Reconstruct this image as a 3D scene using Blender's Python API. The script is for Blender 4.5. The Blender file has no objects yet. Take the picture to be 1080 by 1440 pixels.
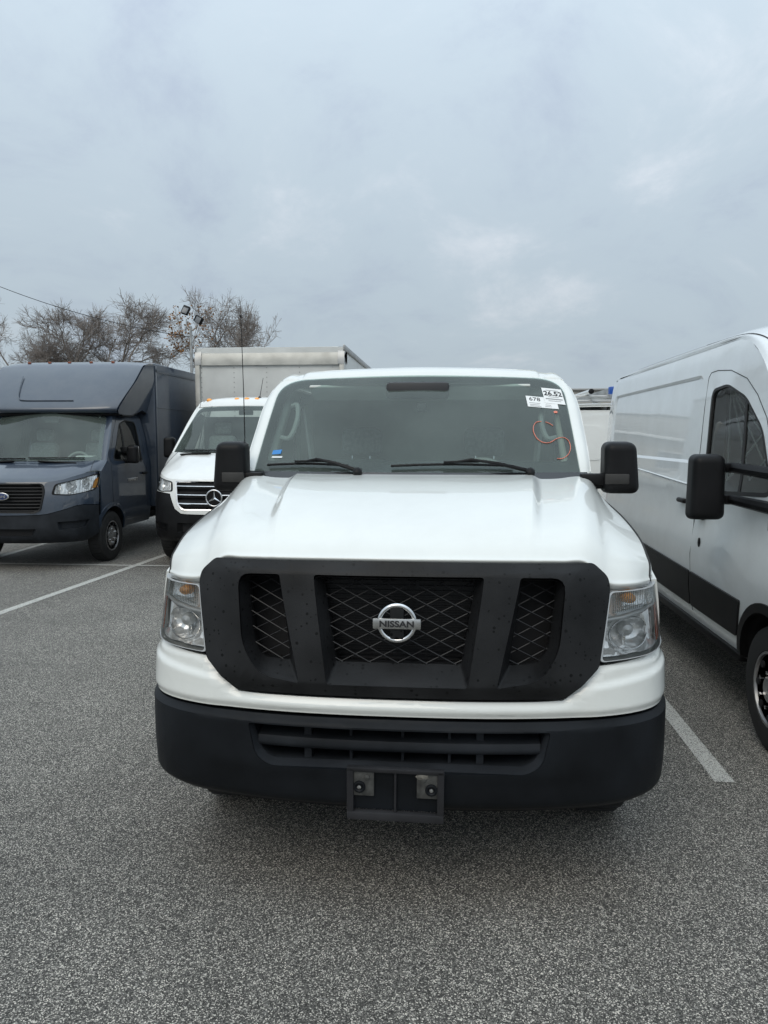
import bpy, bmesh, math, random
import numpy as np
from mathutils import Vector, Matrix

# ------------------------------------------------------------------ camera, sky, sun, exposure
SC = bpy.context.scene
COL = SC.collection
rad = math.radians

cam_d = bpy.data.cameras.new('camera')
cam = bpy.data.objects.new('camera', cam_d)
COL.objects.link(cam)
cam_d.sensor_fit = 'VERTICAL'
cam_d.sensor_height = 36.0
cam_d.lens = 36.0 * 1060.0 / 1440.0
cam_d.clip_start = 0.05
cam_d.clip_end = 2000
cam.location = (0, 0, 1.75)
cam.rotation_euler = (rad(90 - 5.657), 0, rad(4.936))
SC.camera = cam

SUN_EL, SUN_AZ = 46, 250           # azimuth measured from +X towards +Y
W = bpy.data.worlds.new('World')
SC.world = W
W.use_nodes = True
nt = W.node_tree
nt.nodes.clear()
def wn(t, **k):
    n = nt.nodes.new(t)
    for a, b in k.items():
        setattr(n, a, b)
    return n
def wl(a, b):
    nt.links.new(a, b)
def wmath(op, a, b=None):
    n = wn('ShaderNodeMath', operation=op)
    for i, x in enumerate((a, b)):
        if x is None: continue
        if isinstance(x, (int, float)): n.inputs[i].default_value = x
        else: wl(x, n.inputs[i])
    return n.outputs[0]
out = wn('ShaderNodeOutputWorld'); bg = wn('ShaderNodeBackground')
sky = wn('ShaderNodeTexSky', sky_type='NISHITA')
sky.sun_disc = False
sky.sun_elevation = rad(SUN_EL); sky.sun_rotation = rad(90 - SUN_AZ)
sky.dust_density = 4.0; sky.air_density = 1.2
tc = wn('ShaderNodeTexCoord'); sx = wn('ShaderNodeSeparateXYZ')
wl(tc.outputs['Generated'], sx.inputs[0])
zc = wmath('MAXIMUM', sx.outputs[2], 0.0)
den = wmath('ADD', zc, 0.34)
px, py = wmath('DIVIDE', sx.outputs[0], den), wmath('DIVIDE', sx.outputs[1], den)
cx = wn('ShaderNodeCombineXYZ'); wl(px, cx.inputs[0]); wl(py, cx.inputs[1])
n1 = wn('ShaderNodeTexNoise'); n1.inputs['Scale'].default_value = 2.1; n1.inputs['Detail'].default_value = 8; n1.inputs['Roughness'].default_value = .64
n1.inputs['Distortion'].default_value = .4
mp = wn('ShaderNodeMapping'); mp.inputs['Scale'].default_value = (1.15, 1.0, 1); mp.inputs['Rotation'].default_value = (0, 0, rad(25)); mp.inputs['Location'].default_value = (5.3, 4.2, 0)
wl(cx.outputs[0], mp.inputs[0]); wl(mp.outputs[0], n1.inputs['Vector'])
n2 = wn('ShaderNodeTexNoise'); n2.inputs['Scale'].default_value = .45; n2.inputs['Detail'].default_value = 3
wl(cx.outputs[0], n2.inputs['Vector'])
nn = wmath('ADD', wmath('MULTIPLY', n1.outputs[0], .55), wmath('MULTIPLY', n2.outputs[0], .45))
ramp = wn('ShaderNodeValToRGB')
ramp.color_ramp.interpolation = 'EASE'
e = ramp.color_ramp.elements
e[0].position = .32; e[0].color = (.345, .42, .55, 1)
e[1].position = .68; e[1].color = (.62, .69, .79, 1)
m_ = ramp.color_ramp.elements.new(.5); m_.color = (.43, .53, .635, 1)
wl(nn, ramp.inputs[0])
grad = wmath('ADD', wmath('ADD', wmath('MULTIPLY', zc, .40), .84), wmath('MULTIPLY', wmath('MULTIPLY', zc, zc), 1.35))       # overcast sky: brighter towards the zenith
vm = wn('ShaderNodeVectorMath', operation='SCALE'); wl(ramp.outputs[0], vm.inputs[0]); wl(grad, vm.inputs['Scale'])
vs = wn('ShaderNodeVectorMath', operation='SCALE'); wl(sky.outputs[0], vs.inputs[0]); vs.inputs['Scale'].default_value = .1
mx = wn('ShaderNodeMix', data_type='RGBA'); mx.inputs['Factor'].default_value = .9
wl(vs.outputs[0], mx.inputs['A']); wl(vm.outputs[0], mx.inputs['B'])
wl(mx.outputs['Result'], bg.inputs['Color']); bg.inputs['Strength'].default_value = 1.0
wl(bg.outputs[0], out.inputs[0])

sun_d = bpy.data.lights.new('sun', 'SUN'); sun = bpy.data.objects.new('sun', sun_d); COL.objects.link(sun)
sun_d.energy = .62; sun_d.angle = rad(35); sun_d.color = (1, .94, .84)
_d = Vector((math.cos(rad(SUN_EL)) * math.cos(rad(SUN_AZ)), math.cos(rad(SUN_EL)) * math.sin(rad(SUN_AZ)), math.sin(rad(SUN_EL))))
sun.rotation_euler = _d.to_track_quat('Z', 'Y').to_euler()
SC.view_settings.view_transform = 'Standard'; SC.view_settings.look = 'None'
SC.view_settings.exposure = 0.26; SC.view_settings.gamma = 1.0
SC.view_settings.use_curve_mapping = False
SC.view_settings.use_white_balance = True; SC.view_settings.white_balance_temperature = 6950
SC.render.engine = 'CYCLES'
SC.cycles.max_bounces = 8; SC.cycles.transparent_max_bounces = 16; SC.cycles.caustics_reflective = False; SC.cycles.caustics_refractive = False
SC.cycles.use_denoising = True

# ------------------------------------------------------------------ helpers
def cr(pts, n=6):
    """Catmull-Rom through pts, n steps per span"""
    P = [np.array(p, float) for p in pts]
    P = [2 * P[0] - P[1]] + P + [2 * P[-1] - P[-2]]
    o = []
    for i in range(1, len(P) - 2):
        for k in range(n):
            t = k / n
            a, b, c, d = P[i-1], P[i], P[i+1], P[i+2]
            o.append(.5 * ((2*b) + (c-a)*t + (2*a-5*b+4*c-d)*t*t + (3*b-a-3*c+d)*t**3))
    o.append(P[-2])
    return o
def tabf(tab):
    """monotone cubic through a table"""
    x = [t[0] for t in tab]; y = [t[1] for t in tab]; n = len(x)
    d = [(y[i+1]-y[i])/(x[i+1]-x[i]) for i in range(n-1)]
    m = [d[0]] + [0 if d[i-1]*d[i] <= 0 else 2*d[i-1]*d[i]/(d[i-1]+d[i]) for i in range(1, n-1)] + [d[-1]]
    def f(v):
        if v <= x[0]: return y[0]
        if v >= x[-1]: return y[-1]
        i = 0
        while v > x[i+1]: i += 1
        h = x[i+1]-x[i]; t = (v-x[i])/h
        return (2*t**3-3*t*t+1)*y[i] + (t**3-2*t*t+t)*h*m[i] + (-2*t**3+3*t*t)*y[i+1] + (t**3-t*t)*h*m[i+1]
    return f
def sstep(a, b, x):
    t = min(1, max(0, (x-a)/(b-a))); return t*t*(3-2*t)
def lerp(a, b, t): return a + (b-a)*t
def rpoly(pts, r=.02, n=4):
    """polygon with rounded corners; a point may carry its own radius as third value"""
    o = []; N = len(pts)
    for i in range(N):
        p = Vector(pts[i][:2]); a = Vector(pts[i-1][:2]); b = Vector(pts[(i+1) % N][:2])
        rr = pts[i][2] if len(pts[i]) > 2 else r
        if rr <= 0:
            o.append(tuple(p)); continue
        da, db = (a-p), (b-p)
        rr = min(rr, da.length*.48, db.length*.48)
        A, Bq = p + da.normalized()*rr, p + db.normalized()*rr
        for k in range(n+1):
            t = k/n; q = A*(1-t)**2 + p*2*t*(1-t) + Bq*t*t
            o.append((q.x, q.y))
    return o
def sym(half):
    """mirror a half outline (from the centre line round to the centre line)"""
    return [(x, y) for x, y in half] + [(-x, y) for x, y in reversed(half) if abs(x) > 1e-6]
def link(name, me, mat=None, parent=None, angle=40, smooth=True):
    o = bpy.data.objects.new(name, me); COL.objects.link(o)
    if mat is not None and not me.materials: me.materials.append(mat)
    if smooth and me.polygons:
        me.polygons.foreach_set('use_smooth', [True]*len(me.polygons))
        me.set_sharp_from_angle(angle=rad(angle))
    me.update()
    if parent is not None: o.parent = parent
    return o
def mesh(name, v, f, mat, parent=None, angle=40, smooth=True):
    me = bpy.data.meshes.new(name); me.from_pydata([tuple(p) for p in v], [], f); me.update()
    return link(name, me, mat, parent, angle, smooth)
def tag(o, label, cat=None, group=None, kind=None):
    if label: o['label'] = label
    if cat: o['category'] = cat
    if group: o['group'] = group
    if kind: o['kind'] = kind
    return o
def thing(name, label, cat, loc=(0, 0, 0), rz=0, group=None):
    o = bpy.data.objects.new(name, None); COL.objects.link(o); o.empty_display_size = .2
    o.location = loc; o.rotation_euler = (0, 0, rz)
    return tag(o, label, cat, group)
def patch(name, outer, surf, mat, parent=None, holes=(), off=0., thick=0., step=.08, mirror=False, angle=40, stepy=None):
    """a sheet cut to an outline in the (x, y) domain of surf, lifted by off along the normal, with a turned-in edge"""
    bm = bmesh.new()
    for lp in [outer] + list(holes):
        vs = [bm.verts.new((p[0], p[1], 0)) for p in lp]
        for i in range(len(vs)): bm.edges.new((vs[i-1], vs[i]))
    bmesh.ops.triangle_fill(bm, edges=bm.edges[:], use_beauty=True, normal=(0, 0, 1))
    xs = [p[0] for p in outer]; ys = [p[1] for p in outer]
    for ax, (lo, hi), st in ((0, (min(xs), max(xs)), step), (1, (min(ys), max(ys)), stepy or step)):
        k = max(1, int((hi-lo)/st+.5))
        for i in range(1, k):
            c = [0, 0, 0]; c[ax] = lo + (hi-lo)*i/k + 1e-5; no = [0, 0, 0]; no[ax] = 1
            bmesh.ops.bisect_plane(bm, geom=bm.verts[:]+bm.edges[:]+bm.faces[:], plane_co=c, plane_no=no, dist=1e-6)
    bmesh.ops.remove_doubles(bm, verts=bm.verts[:], dist=1e-6)
    bmesh.ops.recalc_face_normals(bm, faces=bm.faces[:])
    for f in bm.faces[:]:
        if f.normal.z < 0: f.normal_flip()
    offf = off if callable(off) else (lambda x, y: off)
    d = 1e-3
    new = {}; low = {}
    bnd = [e for e in bm.edges if len(e.link_faces) == 1] if thick else []
    bv = {v for e in bnd for v in e.verts}
    for v in bm.verts:
        x, y = v.co.x, v.co.y
        p = surf(x, y); n = (surf(x+d, y)-surf(x-d, y)).cross(surf(x, y+d)-surf(x, y-d))
        n = n.normalized() if n.length > 1e-12 else Vector((0, -1, 0))
        o = offf(x, y)
        new[v] = p + n*o
        if v in bv: low[v] = p + n*(o-thick)
    be = []
    for e in bnd:
        l = e.link_loops[0]; be.append((l.vert, l.link_loop_next.vert))
    for v in list(new): v.co = new[v]
    lv = {v: bm.verts.new(low[v]) for v in low}
    for a, b in be: bm.faces.new((b, a, lv[a], lv[b]))
    if mirror:
        for v in bm.verts: v.co.x = -v.co.x
        bmesh.ops.reverse_faces(bm, faces=bm.faces[:])
    me = bpy.data.meshes.new(name); bm.to_mesh(me); bm.free()
    return link(name, me, mat, parent, angle)
def gridpts(P, nu, nv):
    rows = [cr(r, nu) for r in P]
    cols = [cr([rows[i][j] for i in range(len(rows))], nv) for j in range(len(rows[0]))]
    return [[cols[j][i] for j in range(len(cols))] for i in range(len(cols[0]))]
def grid_obj(name, G, mat, parent=None, flip=False, mirror=False, angle=40):
    R, Cn = len(G), len(G[0]); v = [tuple(p) for r in G for p in r]; f = []
    if mirror: v = [(-a, b, c) for a, b, c in v]; flip = not flip
    for i in range(R-1):
        for j in range(Cn-1):
            q = (i*Cn+j, i*Cn+j+1, (i+1)*Cn+j+1, (i+1)*Cn+j)
            f.append(q[::-1] if flip else q)
    return mesh(name, v, f, mat, parent, angle)
def symrow(r):
    return [(-p[0], p[1], p[2]) for p in reversed(r) if p[0] > 1e-6] + list(r)
class B:
    """collects solid shapes for one mesh"""
    def __init__(s): s.v = []; s.f = []
    def add(s, v, f):
        k = len(s.v); s.v += [tuple(p) for p in v]; s.f += [tuple(i+k for i in q) for q in f]; return s
    def bm(s, bm, M=None):
        bm.verts.ensure_lookup_table(); bm.verts.index_update()
        v = [(M @ x.co if M else x.co.copy()) for x in bm.verts]; f = [[x.index for x in q.verts] for q in bm.faces]
        bm.free(); return s.add(v, f)
    def box(s, c, size, r=0, M=None, seg=2, taper=None):
        bm = bmesh.new(); bmesh.ops.create_cube(bm, size=1)
        for v in bm.verts:
            v.co = Vector((v.co.x*size[0], v.co.y*size[1], v.co.z*size[2]))
            if taper and v.co.z > 0: v.co.x *= taper[0]; v.co.y *= taper[1]
        if r > 0: bmesh.ops.bevel(bm, geom=bm.edges[:], offset=r, segments=seg, affect='EDGES', profile=.5)
        T = Matrix.Translation(c) @ (M.to_4x4() if M else Matrix.Identity(4))
        return s.bm(bm, T)
    def tube(s, pts, r, seg=6, cap=True):
        pts = [Vector(p) for p in pts]; n = len(pts); rs = r if isinstance(r, (list, tuple)) else [r]*n
        up = Vector((0, 0, 1)); vs = []; fs = []; x = None
        for i, p in enumerate(pts):
            t = (pts[min(i+1, n-1)]-pts[max(i-1, 0)]).normalized()
            if x is None:
                x = t.cross(up if abs(t.z) < .9 else Vector((1, 0, 0))).normalized()
            else:
                x = (x - t*x.dot(t)).normalized()
            y = t.cross(x)
            for k in range(seg):
                a = 2*math.pi*k/seg; vs.append(p + (x*math.cos(a)+y*math.sin(a))*rs[i])
        for i in range(n-1):
            for k in range(seg):
                k2 = (k+1) % seg; fs.append((i*seg+k, i*seg+k2, (i+1)*seg+k2, (i+1)*seg+k))
        if cap: fs.append(tuple(range(seg))[::-1]); fs.append(tuple((n-1)*seg+k for k in range(seg)))
        return s.add(vs, fs)
    def lathe(s, prof, o, axis=(0, -1, 0), seg=24, sx=1., sy=1.):
        """prof: (radius, height along axis)"""
        ax = Vector(axis).normalized(); x = ax.cross(Vector((0, 0, 1)) if abs(ax.z) < .9 else Vector((1, 0, 0))).normalized(); y = ax.cross(x); o = Vector(o)
        vs = []; fs = []; n = len(prof)
        for (r, h) in prof:
            for k in range(seg):
                a = 2*math.pi*k/seg; vs.append(o + ax*h + (x*math.cos(a)*sx + y*math.sin(a)*sy)*r)
        for i in range(n-1):
            for k in range(seg):
                k2 = (k+1) % seg; fs.append((i*seg+k, i*seg+k2, (i+1)*seg+k2, (i+1)*seg+k))
        if prof[0][0] > 1e-6: fs.append(tuple(range(seg))[::-1])
        if prof[-1][0] > 1e-6: fs.append(tuple((n-1)*seg+k for k in range(seg)))
        return s.add(vs, fs)
    def ring(s, A, Bl, flip=False):
        """band between two closed loops of equal length"""
        n = len(A); fs = []
        for i in range(n):
            j = (i+1) % n; q = (i, j, n+j, n+i); fs.append(q[::-1] if flip else q)
        return s.add(list(A)+list(Bl), fs)
    def mirror(s):
        o = B(); o.v = [(-a, b, c) for a, b, c in s.v]; o.f = [q[::-1] for q in s.f]; return o
    def obj(s, name, mat, parent=None, angle=40, smooth=True):
        return mesh(name, s.v, s.f, mat, parent, angle, smooth)
def text(name, body, size, mat, parent, M, extrude=.001, bold=0., align='CENTER', sx=1.):
    c = bpy.data.curves.new(name, 'FONT'); c.body = body; c.size = size; c.align_x = align; c.align_y = 'CENTER'
    c.extrude = extrude; c.offset = bold; c.resolution_u = 3
    o = bpy.data.objects.new(name+'_tmp', c); COL.objects.link(o)
    bpy.context.view_layer.update()
    me = bpy.data.meshes.new_from_object(o.evaluated_get(bpy.context.evaluated_depsgraph_get()))
    bpy.data.objects.remove(o); bpy.data.curves.remove(c)
    me.transform(Matrix.Diagonal((sx, 1, 1, 1))); me.transform(M); me.materials.clear(); me.name = name
    return link(name, me, mat, parent, smooth=False)
RX90 = Matrix.Rotation(rad(90), 4, 'X')

# ------------------------------------------------------------------ materials
def mat(name, col, rough=.5, metal=0., coat=0., spec=.5, noise=None, bump=None, emit=None, coatr=.03):
    """noise: (scale, dark factor, light factor[, detail]) mottles the colour; bump: (scale, strength, distance)"""
    m = bpy.data.materials.new(name); m.use_nodes = True
    t = m.node_tree; b = t.nodes['Principled BSDF']
    b.inputs['Base Color'].default_value = (*col, 1); b.inputs['Roughness'].default_value = rough
    b.inputs['Metallic'].default_value = metal; b.inputs['Specular IOR Level'].default_value = spec
    if coat: b.inputs['Coat Weight'].default_value = coat; b.inputs['Coat Roughness'].default_value = coatr
    if emit: b.inputs['Emission Color'].default_value = (*emit[0], 1); b.inputs['Emission Strength'].default_value = emit[1]
    tc = t.nodes.new('ShaderNodeTexCoord')
    if noise:
        n = t.nodes.new('ShaderNodeTexNoise'); n.inputs['Scale'].default_value = noise[0]; n.inputs['Detail'].default_value = noise[3] if len(noise) > 3 else 5
        t.links.new(tc.outputs['Object'], n.inputs['Vector'])
        r = t.nodes.new('ShaderNodeValToRGB'); e = r.color_ramp.elements
        e[0].position = .3; e[0].color = (*[c*noise[1] for c in col], 1); e[1].position = .7; e[1].color = (*[min(1, c*noise[2]) for c in col], 1)
        t.links.new(n.outputs[0], r.inputs[0]); t.links.new(r.outputs[0], b.inputs['Base Color'])
        mr = t.nodes.new('ShaderNodeMapRange'); mr.inputs['To Min'].default_value = rough*.85; mr.inputs['To Max'].default_value = min(1, rough*1.2)
        t.links.new(n.outputs[0], mr.inputs[0]); t.links.new(mr.outputs[0], b.inputs['Roughness'])
    if bump:
        n = t.nodes.new('ShaderNodeTexNoise'); n.inputs['Scale'].default_value = bump[0]; n.inputs['Detail'].default_value = 3
        t.links.new(tc.outputs['Object'], n.inputs['Vector'])
        bp = t.nodes.new('ShaderNodeBump'); bp.inputs['Strength'].default_value = bump[1]; bp.inputs['Distance'].default_value = bump[2]
        t.links.new(n.outputs[0], bp.inputs['Height']); t.links.new(bp.outputs[0], b.inputs['Normal'])
    return m
def glass(name, tint=(.8, .88, .85), ior=1.5, rough=0., diff=0.):
    m = bpy.data.materials.new(name); m.use_nodes = True; t = m.node_tree; t.nodes.clear()
    o = t.nodes.new('ShaderNodeOutputMaterial'); mx = t.nodes.new('ShaderNodeMixShader'); fr = t.nodes.new('ShaderNodeFresnel'); fr.inputs[0].default_value = ior
    tr = t.nodes.new('ShaderNodeBsdfTransparent'); tr.inputs[0].default_value = (*tint, 1)
    g = t.nodes.new('ShaderNodeBsdfGlossy'); g.inputs['Roughness'].default_value = rough
    src = tr.outputs[0]
    if diff:
        df = t.nodes.new('ShaderNodeBsdfDiffuse'); df.inputs[0].default_value = (.52, .64, .58, 1); m2 = t.nodes.new('ShaderNodeMixShader'); m2.inputs[0].default_value = diff
        tc = t.nodes.new('ShaderNodeTexCoord'); ns = t.nodes.new('ShaderNodeTexNoise'); ns.inputs['Scale'].default_value = 2.3; ns.inputs['Detail'].default_value = 6; t.links.new(tc.outputs['Object'], ns.inputs['Vector']); mr = t.nodes.new('ShaderNodeMapRange'); mr.inputs['From Min'].default_value = .3; mr.inputs['From Max'].default_value = .7; mr.inputs['To Min'].default_value = diff*.7; mr.inputs['To Max'].default_value = diff*1.3; t.links.new(ns.outputs[0], mr.inputs[0]); t.links.new(mr.outputs[0], m2.inputs[0])
        t.links.new(tr.outputs[0], m2.inputs[1]); t.links.new(df.outputs[0], m2.inputs[2]); src = m2.outputs[0]
    t.links.new(fr.outputs[0], mx.inputs[0]); t.links.new(src, mx.inputs[1]); t.links.new(g.outputs[0], mx.inputs[2]); t.links.new(mx.outputs[0], o.inputs[0])
    return m
def paint(name, col, dirt=.06, rough=.4, gloss=False):
    """car paint with a clear coat, faint orange peel and a film of road dust in patches"""
    m = bpy.data.materials.new(name); m.use_nodes = True; t = m.node_tree; b = t.nodes['Principled BSDF']
    b.inputs['Roughness'].default_value = rough; b.inputs['Coat Weight'].default_value = 1; b.inputs['Coat IOR'].default_value = 1.5
    tc = t.nodes.new('ShaderNodeTexCoord'); n = t.nodes.new('ShaderNodeTexNoise'); n.inputs['Scale'].default_value = 3.5; n.inputs['Detail'].default_value = 8; n.inputs['Roughness'].default_value = .7
    t.links.new(tc.outputs['Object'], n.inputs['Vector'])
    r = t.nodes.new('ShaderNodeValToRGB'); e = r.color_ramp.elements; e[0].position = .38; e[1].position = .72
    e[0].color = (*col, 1); e[1].color = (*[lerp(c, g, dirt*2) for c, g in zip(col, (.30, .29, .26))], 1)
    t.links.new(n.outputs[0], r.inputs[0])
    # sparse specks: stone chips and dried drops
    vo = t.nodes.new('ShaderNodeTexVoronoi'); vo.inputs['Scale'].default_value = 16; t.links.new(tc.outputs['Object'], vo.inputs['Vector'])
    sp = t.nodes.new('ShaderNodeMath'); sp.operation = 'LESS_THAN'; sp.inputs[1].default_value = .03; t.links.new(vo.outputs['Distance'], sp.inputs[0])
    sq = t.nodes.new('ShaderNodeSeparateColor'); t.links.new(vo.outputs['Color'], sq.inputs[0])
    s2 = t.nodes.new('ShaderNodeMath'); s2.operation = 'GREATER_THAN'; s2.inputs[1].default_value = .86; t.links.new(sq.outputs[0], s2.inputs[0])
    s3 = t.nodes.new('ShaderNodeMath'); s3.operation = 'MULTIPLY'; t.links.new(sp.outputs[0], s3.inputs[0]); t.links.new(s2.outputs[0], s3.inputs[1])
    mx = t.nodes.new('ShaderNodeMix'); mx.data_type = 'RGBA'; t.links.new(s3.outputs[0], mx.inputs['Factor']); t.links.new(r.outputs[0], mx.inputs['A']); mx.inputs['B'].default_value = (.12, .11, .1, 1)
    t.links.new(mx.outputs['Result'], b.inputs['Base Color'])
    mr = t.nodes.new('ShaderNodeMapRange'); mr.inputs['To Min'].default_value = .0; mr.inputs['To Max'].default_value = .02 if gloss else .035; t.links.new(n.outputs[0], mr.inputs[0]); t.links.new(mr.outputs[0], b.inputs['Coat Roughness'])
    n2 = t.nodes.new('ShaderNodeTexNoise'); n2.inputs['Scale'].default_value = 2.5; n2.inputs['Detail'].default_value = 2; t.links.new(tc.outputs['Object'], n2.inputs['Vector'])
    bp = t.nodes.new('ShaderNodeBump'); bp.inputs['Strength'].default_value = .10 if gloss else .06; bp.inputs['Distance'].default_value = .006; t.links.new(n2.outputs[0], bp.inputs['Height'])
    t.links.new(bp.outputs[0], b.inputs['Coat Normal'])
    return m
def plastic(name, col, rough=.5, drops=False):
    """weathered grained plastic: chalky patches, fine grain, optionally dried rain spots"""
    m = mat(name, col, rough, spec=.18, noise=(4, .6, 1.8, 9), bump=(420, .35, .002))
    if drops:
        t = m.node_tree; b = t.nodes['Principled BSDF']; src = b.inputs['Base Color'].links[0].from_socket
        tc = t.nodes.new('ShaderNodeTexCoord'); vo = t.nodes.new('ShaderNodeTexVoronoi'); vo.inputs['Scale'].default_value = 55; t.links.new(tc.outputs['Object'], vo.inputs['Vector'])
        sq = t.nodes.new('ShaderNodeSeparateColor'); t.links.new(vo.outputs['Color'], sq.inputs[0])
        th = t.nodes.new('ShaderNodeMapRange'); th.inputs['From Min'].default_value = .55; th.inputs['To Max'].default_value = .34; th.inputs['To Min'].default_value = 0; t.links.new(sq.outputs[0], th.inputs[0])
        lt = t.nodes.new('ShaderNodeMath'); lt.operation = 'LESS_THAN'; t.links.new(vo.outputs['Distance'], lt.inputs[0]); t.links.new(th.outputs[0], lt.inputs[1])
        mx = t.nodes.new('ShaderNodeMix'); mx.data_type = 'RGBA'; t.links.new(lt.outputs[0], mx.inputs['Factor']); t.links.new(src, mx.inputs['A']); mx.inputs['B'].default_value = (*[c*.28 for c in col], 1)
        t.links.new(mx.outputs['Result'], b.inputs['Base Color'])
    return m
def asphalt_mat():
    m = bpy.data.materials.new('asphalt'); m.use_nodes = True; t = m.node_tree; b = t.nodes['Principled BSDF']
    L = t.links.new; tc = t.nodes.new('ShaderNodeTexCoord')
    def N(kind, **k):
        n = t.nodes.new(kind)
        for a, v in k.items(): setattr(n, a, v)
        return n
    vo = N('ShaderNodeTexVoronoi'); vo.inputs['Scale'].default_value = 270; L(tc.outputs['Object'], vo.inputs['Vector'])
    sq = N('ShaderNodeSeparateColor'); L(vo.outputs['Color'], sq.inputs[0])
    r = N('ShaderNodeValToRGB'); e = r.color_ramp.elements
    e[0].position = 0; e[0].color = (.026, .0245, .022, 1); e[1].position = 1; e[1].color = (.86, .80, .70, 1)
    a = e.new(.42); a.color = (.084, .080, .072, 1); a = e.new(.78); a.color = (.225, .212, .188, 1)
    L(sq.outputs[0], r.inputs[0])
    n = N('ShaderNodeTexNoise'); n.inputs['Scale'].default_value = 420; n.inputs['Detail'].default_value = 4; L(tc.outputs['Object'], n.inputs['Vector'])
    mr = N('ShaderNodeMapRange'); mr.inputs['From Min'].default_value = .3; mr.inputs['From Max'].default_value = .7; mr.inputs['To Min'].default_value = .5; mr.inputs['To Max'].default_value = 1.45; L(n.outputs[0], mr.inputs[0])
    n3 = N('ShaderNodeTexNoise'); n3.inputs['Scale'].default_value = .55; n3.inputs['Detail'].default_value = 7; n3.inputs['Roughness'].default_value = .62; L(tc.outputs['Object'], n3.inputs['Vector'])
    mr3 = N('ShaderNodeMapRange'); mr3.inputs['From Min'].default_value = .3; mr3.inputs['From Max'].default_value = .7; mr3.inputs['To Min'].default_value = .72; mr3.inputs['To Max'].default_value = 1.22; L(n3.outputs[0], mr3.inputs[0])
    mm = N('ShaderNodeMath', operation='MULTIPLY'); L(mr.outputs[0], mm.inputs[0]); L(mr3.outputs[0], mm.inputs[1])
    v = N('ShaderNodeVectorMath', operation='SCALE'); L(r.outputs[0], v.inputs[0]); L(mm.outputs[0], v.inputs['Scale'])
    # now and then a larger pale or dark stone
    v2 = N('ShaderNodeTexVoronoi'); v2.inputs['Scale'].default_value = 62; L(tc.outputs['Object'], v2.inputs['Vector'])
    s2 = N('ShaderNodeSeparateColor'); L(v2.outputs['Color'], s2.inputs[0])
    c1 = N('ShaderNodeMath', operation='LESS_THAN'); c1.inputs[1].default_value = .34; L(v2.outputs['Distance'], c1.inputs[0])
    c2 = N('ShaderNodeMath', operation='GREATER_THAN'); c2.inputs[1].default_value = .88; L(s2.outputs[0], c2.inputs[0])
    c3 = N('ShaderNodeMath', operation='MULTIPLY'); L(c1.outputs[0], c3.inputs[0]); L(c2.outputs[0], c3.inputs[1])
    rs = N('ShaderNodeValToRGB'); rs.color_ramp.elements[0].color = (.03, .03, .03, 1); rs.color_ramp.elements[1].color = (.42, .40, .36, 1); L(s2.outputs[1], rs.inputs[0])
    c4 = N('ShaderNodeMath', operation='MULTIPLY'); c4.inputs[1].default_value = .75; L(c3.outputs[0], c4.inputs[0])
    mxs = N('ShaderNodeMix', data_type='RGBA'); L(c4.outputs[0], mxs.inputs['Factor']); L(v.outputs[0], mxs.inputs['A']); L(rs.outputs[0], mxs.inputs['B'])
    L(mxs.outputs['Result'], b.inputs['Base Color']); b.inputs['Roughness'].default_value = .8; b.inputs['Specular IOR Level'].default_value = .35
    bp = N('ShaderNodeBump'); bp.inputs['Strength'].default_value = .7; bp.inputs['Distance'].default_value = .004
    ad = N('ShaderNodeMath', operation='ADD'); L(sq.outputs[1], ad.inputs[0]); L(n.outputs[0], ad.inputs[1]); L(ad.outputs[0], bp.inputs['Height']); L(bp.outputs[0], b.inputs['Normal'])
    return m
def line_mat():
    """worn white road paint: the stones show through"""
    m = asphalt_mat(); m.name = 'road_paint'; t = m.node_tree; b = t.nodes['Principled BSDF']; src = b.inputs['Base Color'].links[0].from_socket
    tc = t.nodes.new('ShaderNodeTexCoord'); n = t.nodes.new('ShaderNodeTexNoise'); n.inputs['Scale'].default_value = 160; n.inputs['Detail'].default_value = 5; t.links.new(tc.outputs['Object'], n.inputs['Vector'])
    r = t.nodes.new('ShaderNodeMapRange'); r.inputs['From Min'].default_value = .40; r.inputs['From Max'].default_value = .54; r.inputs['To Min'].default_value = .12; r.inputs['To Max'].default_value = .95; t.links.new(n.outputs[0], r.inputs[0])
    mx = t.nodes.new('ShaderNodeMix'); mx.data_type = 'RGBA'; t.links.new(r.outputs[0], mx.inputs['Factor']); t.links.new(src, mx.inputs['A']); mx.inputs['B'].default_value = (.66, .65, .60, 1)
    t.links.new(mx.outputs['Result'], b.inputs['Base Color']); return m

WHITE = paint('white_paint', (.765, .775, .735), .05)
WHITE2 = paint('white_paint_dusty', (.71, .735, .74), .08, gloss=True)
WHITE3 = paint('white_paint_truck', (.80, .805, .775), .06)
NAVY = paint('blue_grey_paint', (.017, .031, .054), .04)
BLACKP = plastic('black_plastic', (.0125, .0128, .0135), .40, True)
BUMPER = plastic('bumper_plastic', (.0062, .0074, .0092), .5)
DGREY = plastic('dark_grey_plastic', (.014, .016, .019), .55)
MIRR = plastic('mirror_plastic', (.0065, .0065, .007), .4)
RUBBER = mat('rubber', (.012, .012, .012), .7, noise=(20, .7, 1.6))
VOID = mat('engine_bay_black', (.006, .006, .007), .8)
RADI = mat('radiator', (.012, .012, .013), .5, metal=.5)
WIRE = mat('grille_wire', (.016, .016, .018), .45, spec=.35)
CHROME = mat('chrome', (.72, .72, .72), .12, metal=1, noise=(30, .85, 1.1))
STEEL = mat('wheel_steel', (.42, .42, .42), .38, metal=.85, noise=(12, .7, 1.2))
ALU = mat('aluminium', (.42, .42, .41), .45, metal=.8, noise=(5, .75, 1.15))
GLASS = glass('windscreen_glass', (.74, .86, .82), 1.47, diff=.105)
SGLASS = glass('side_glass', (.70, .78, .76), 1.5)
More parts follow.
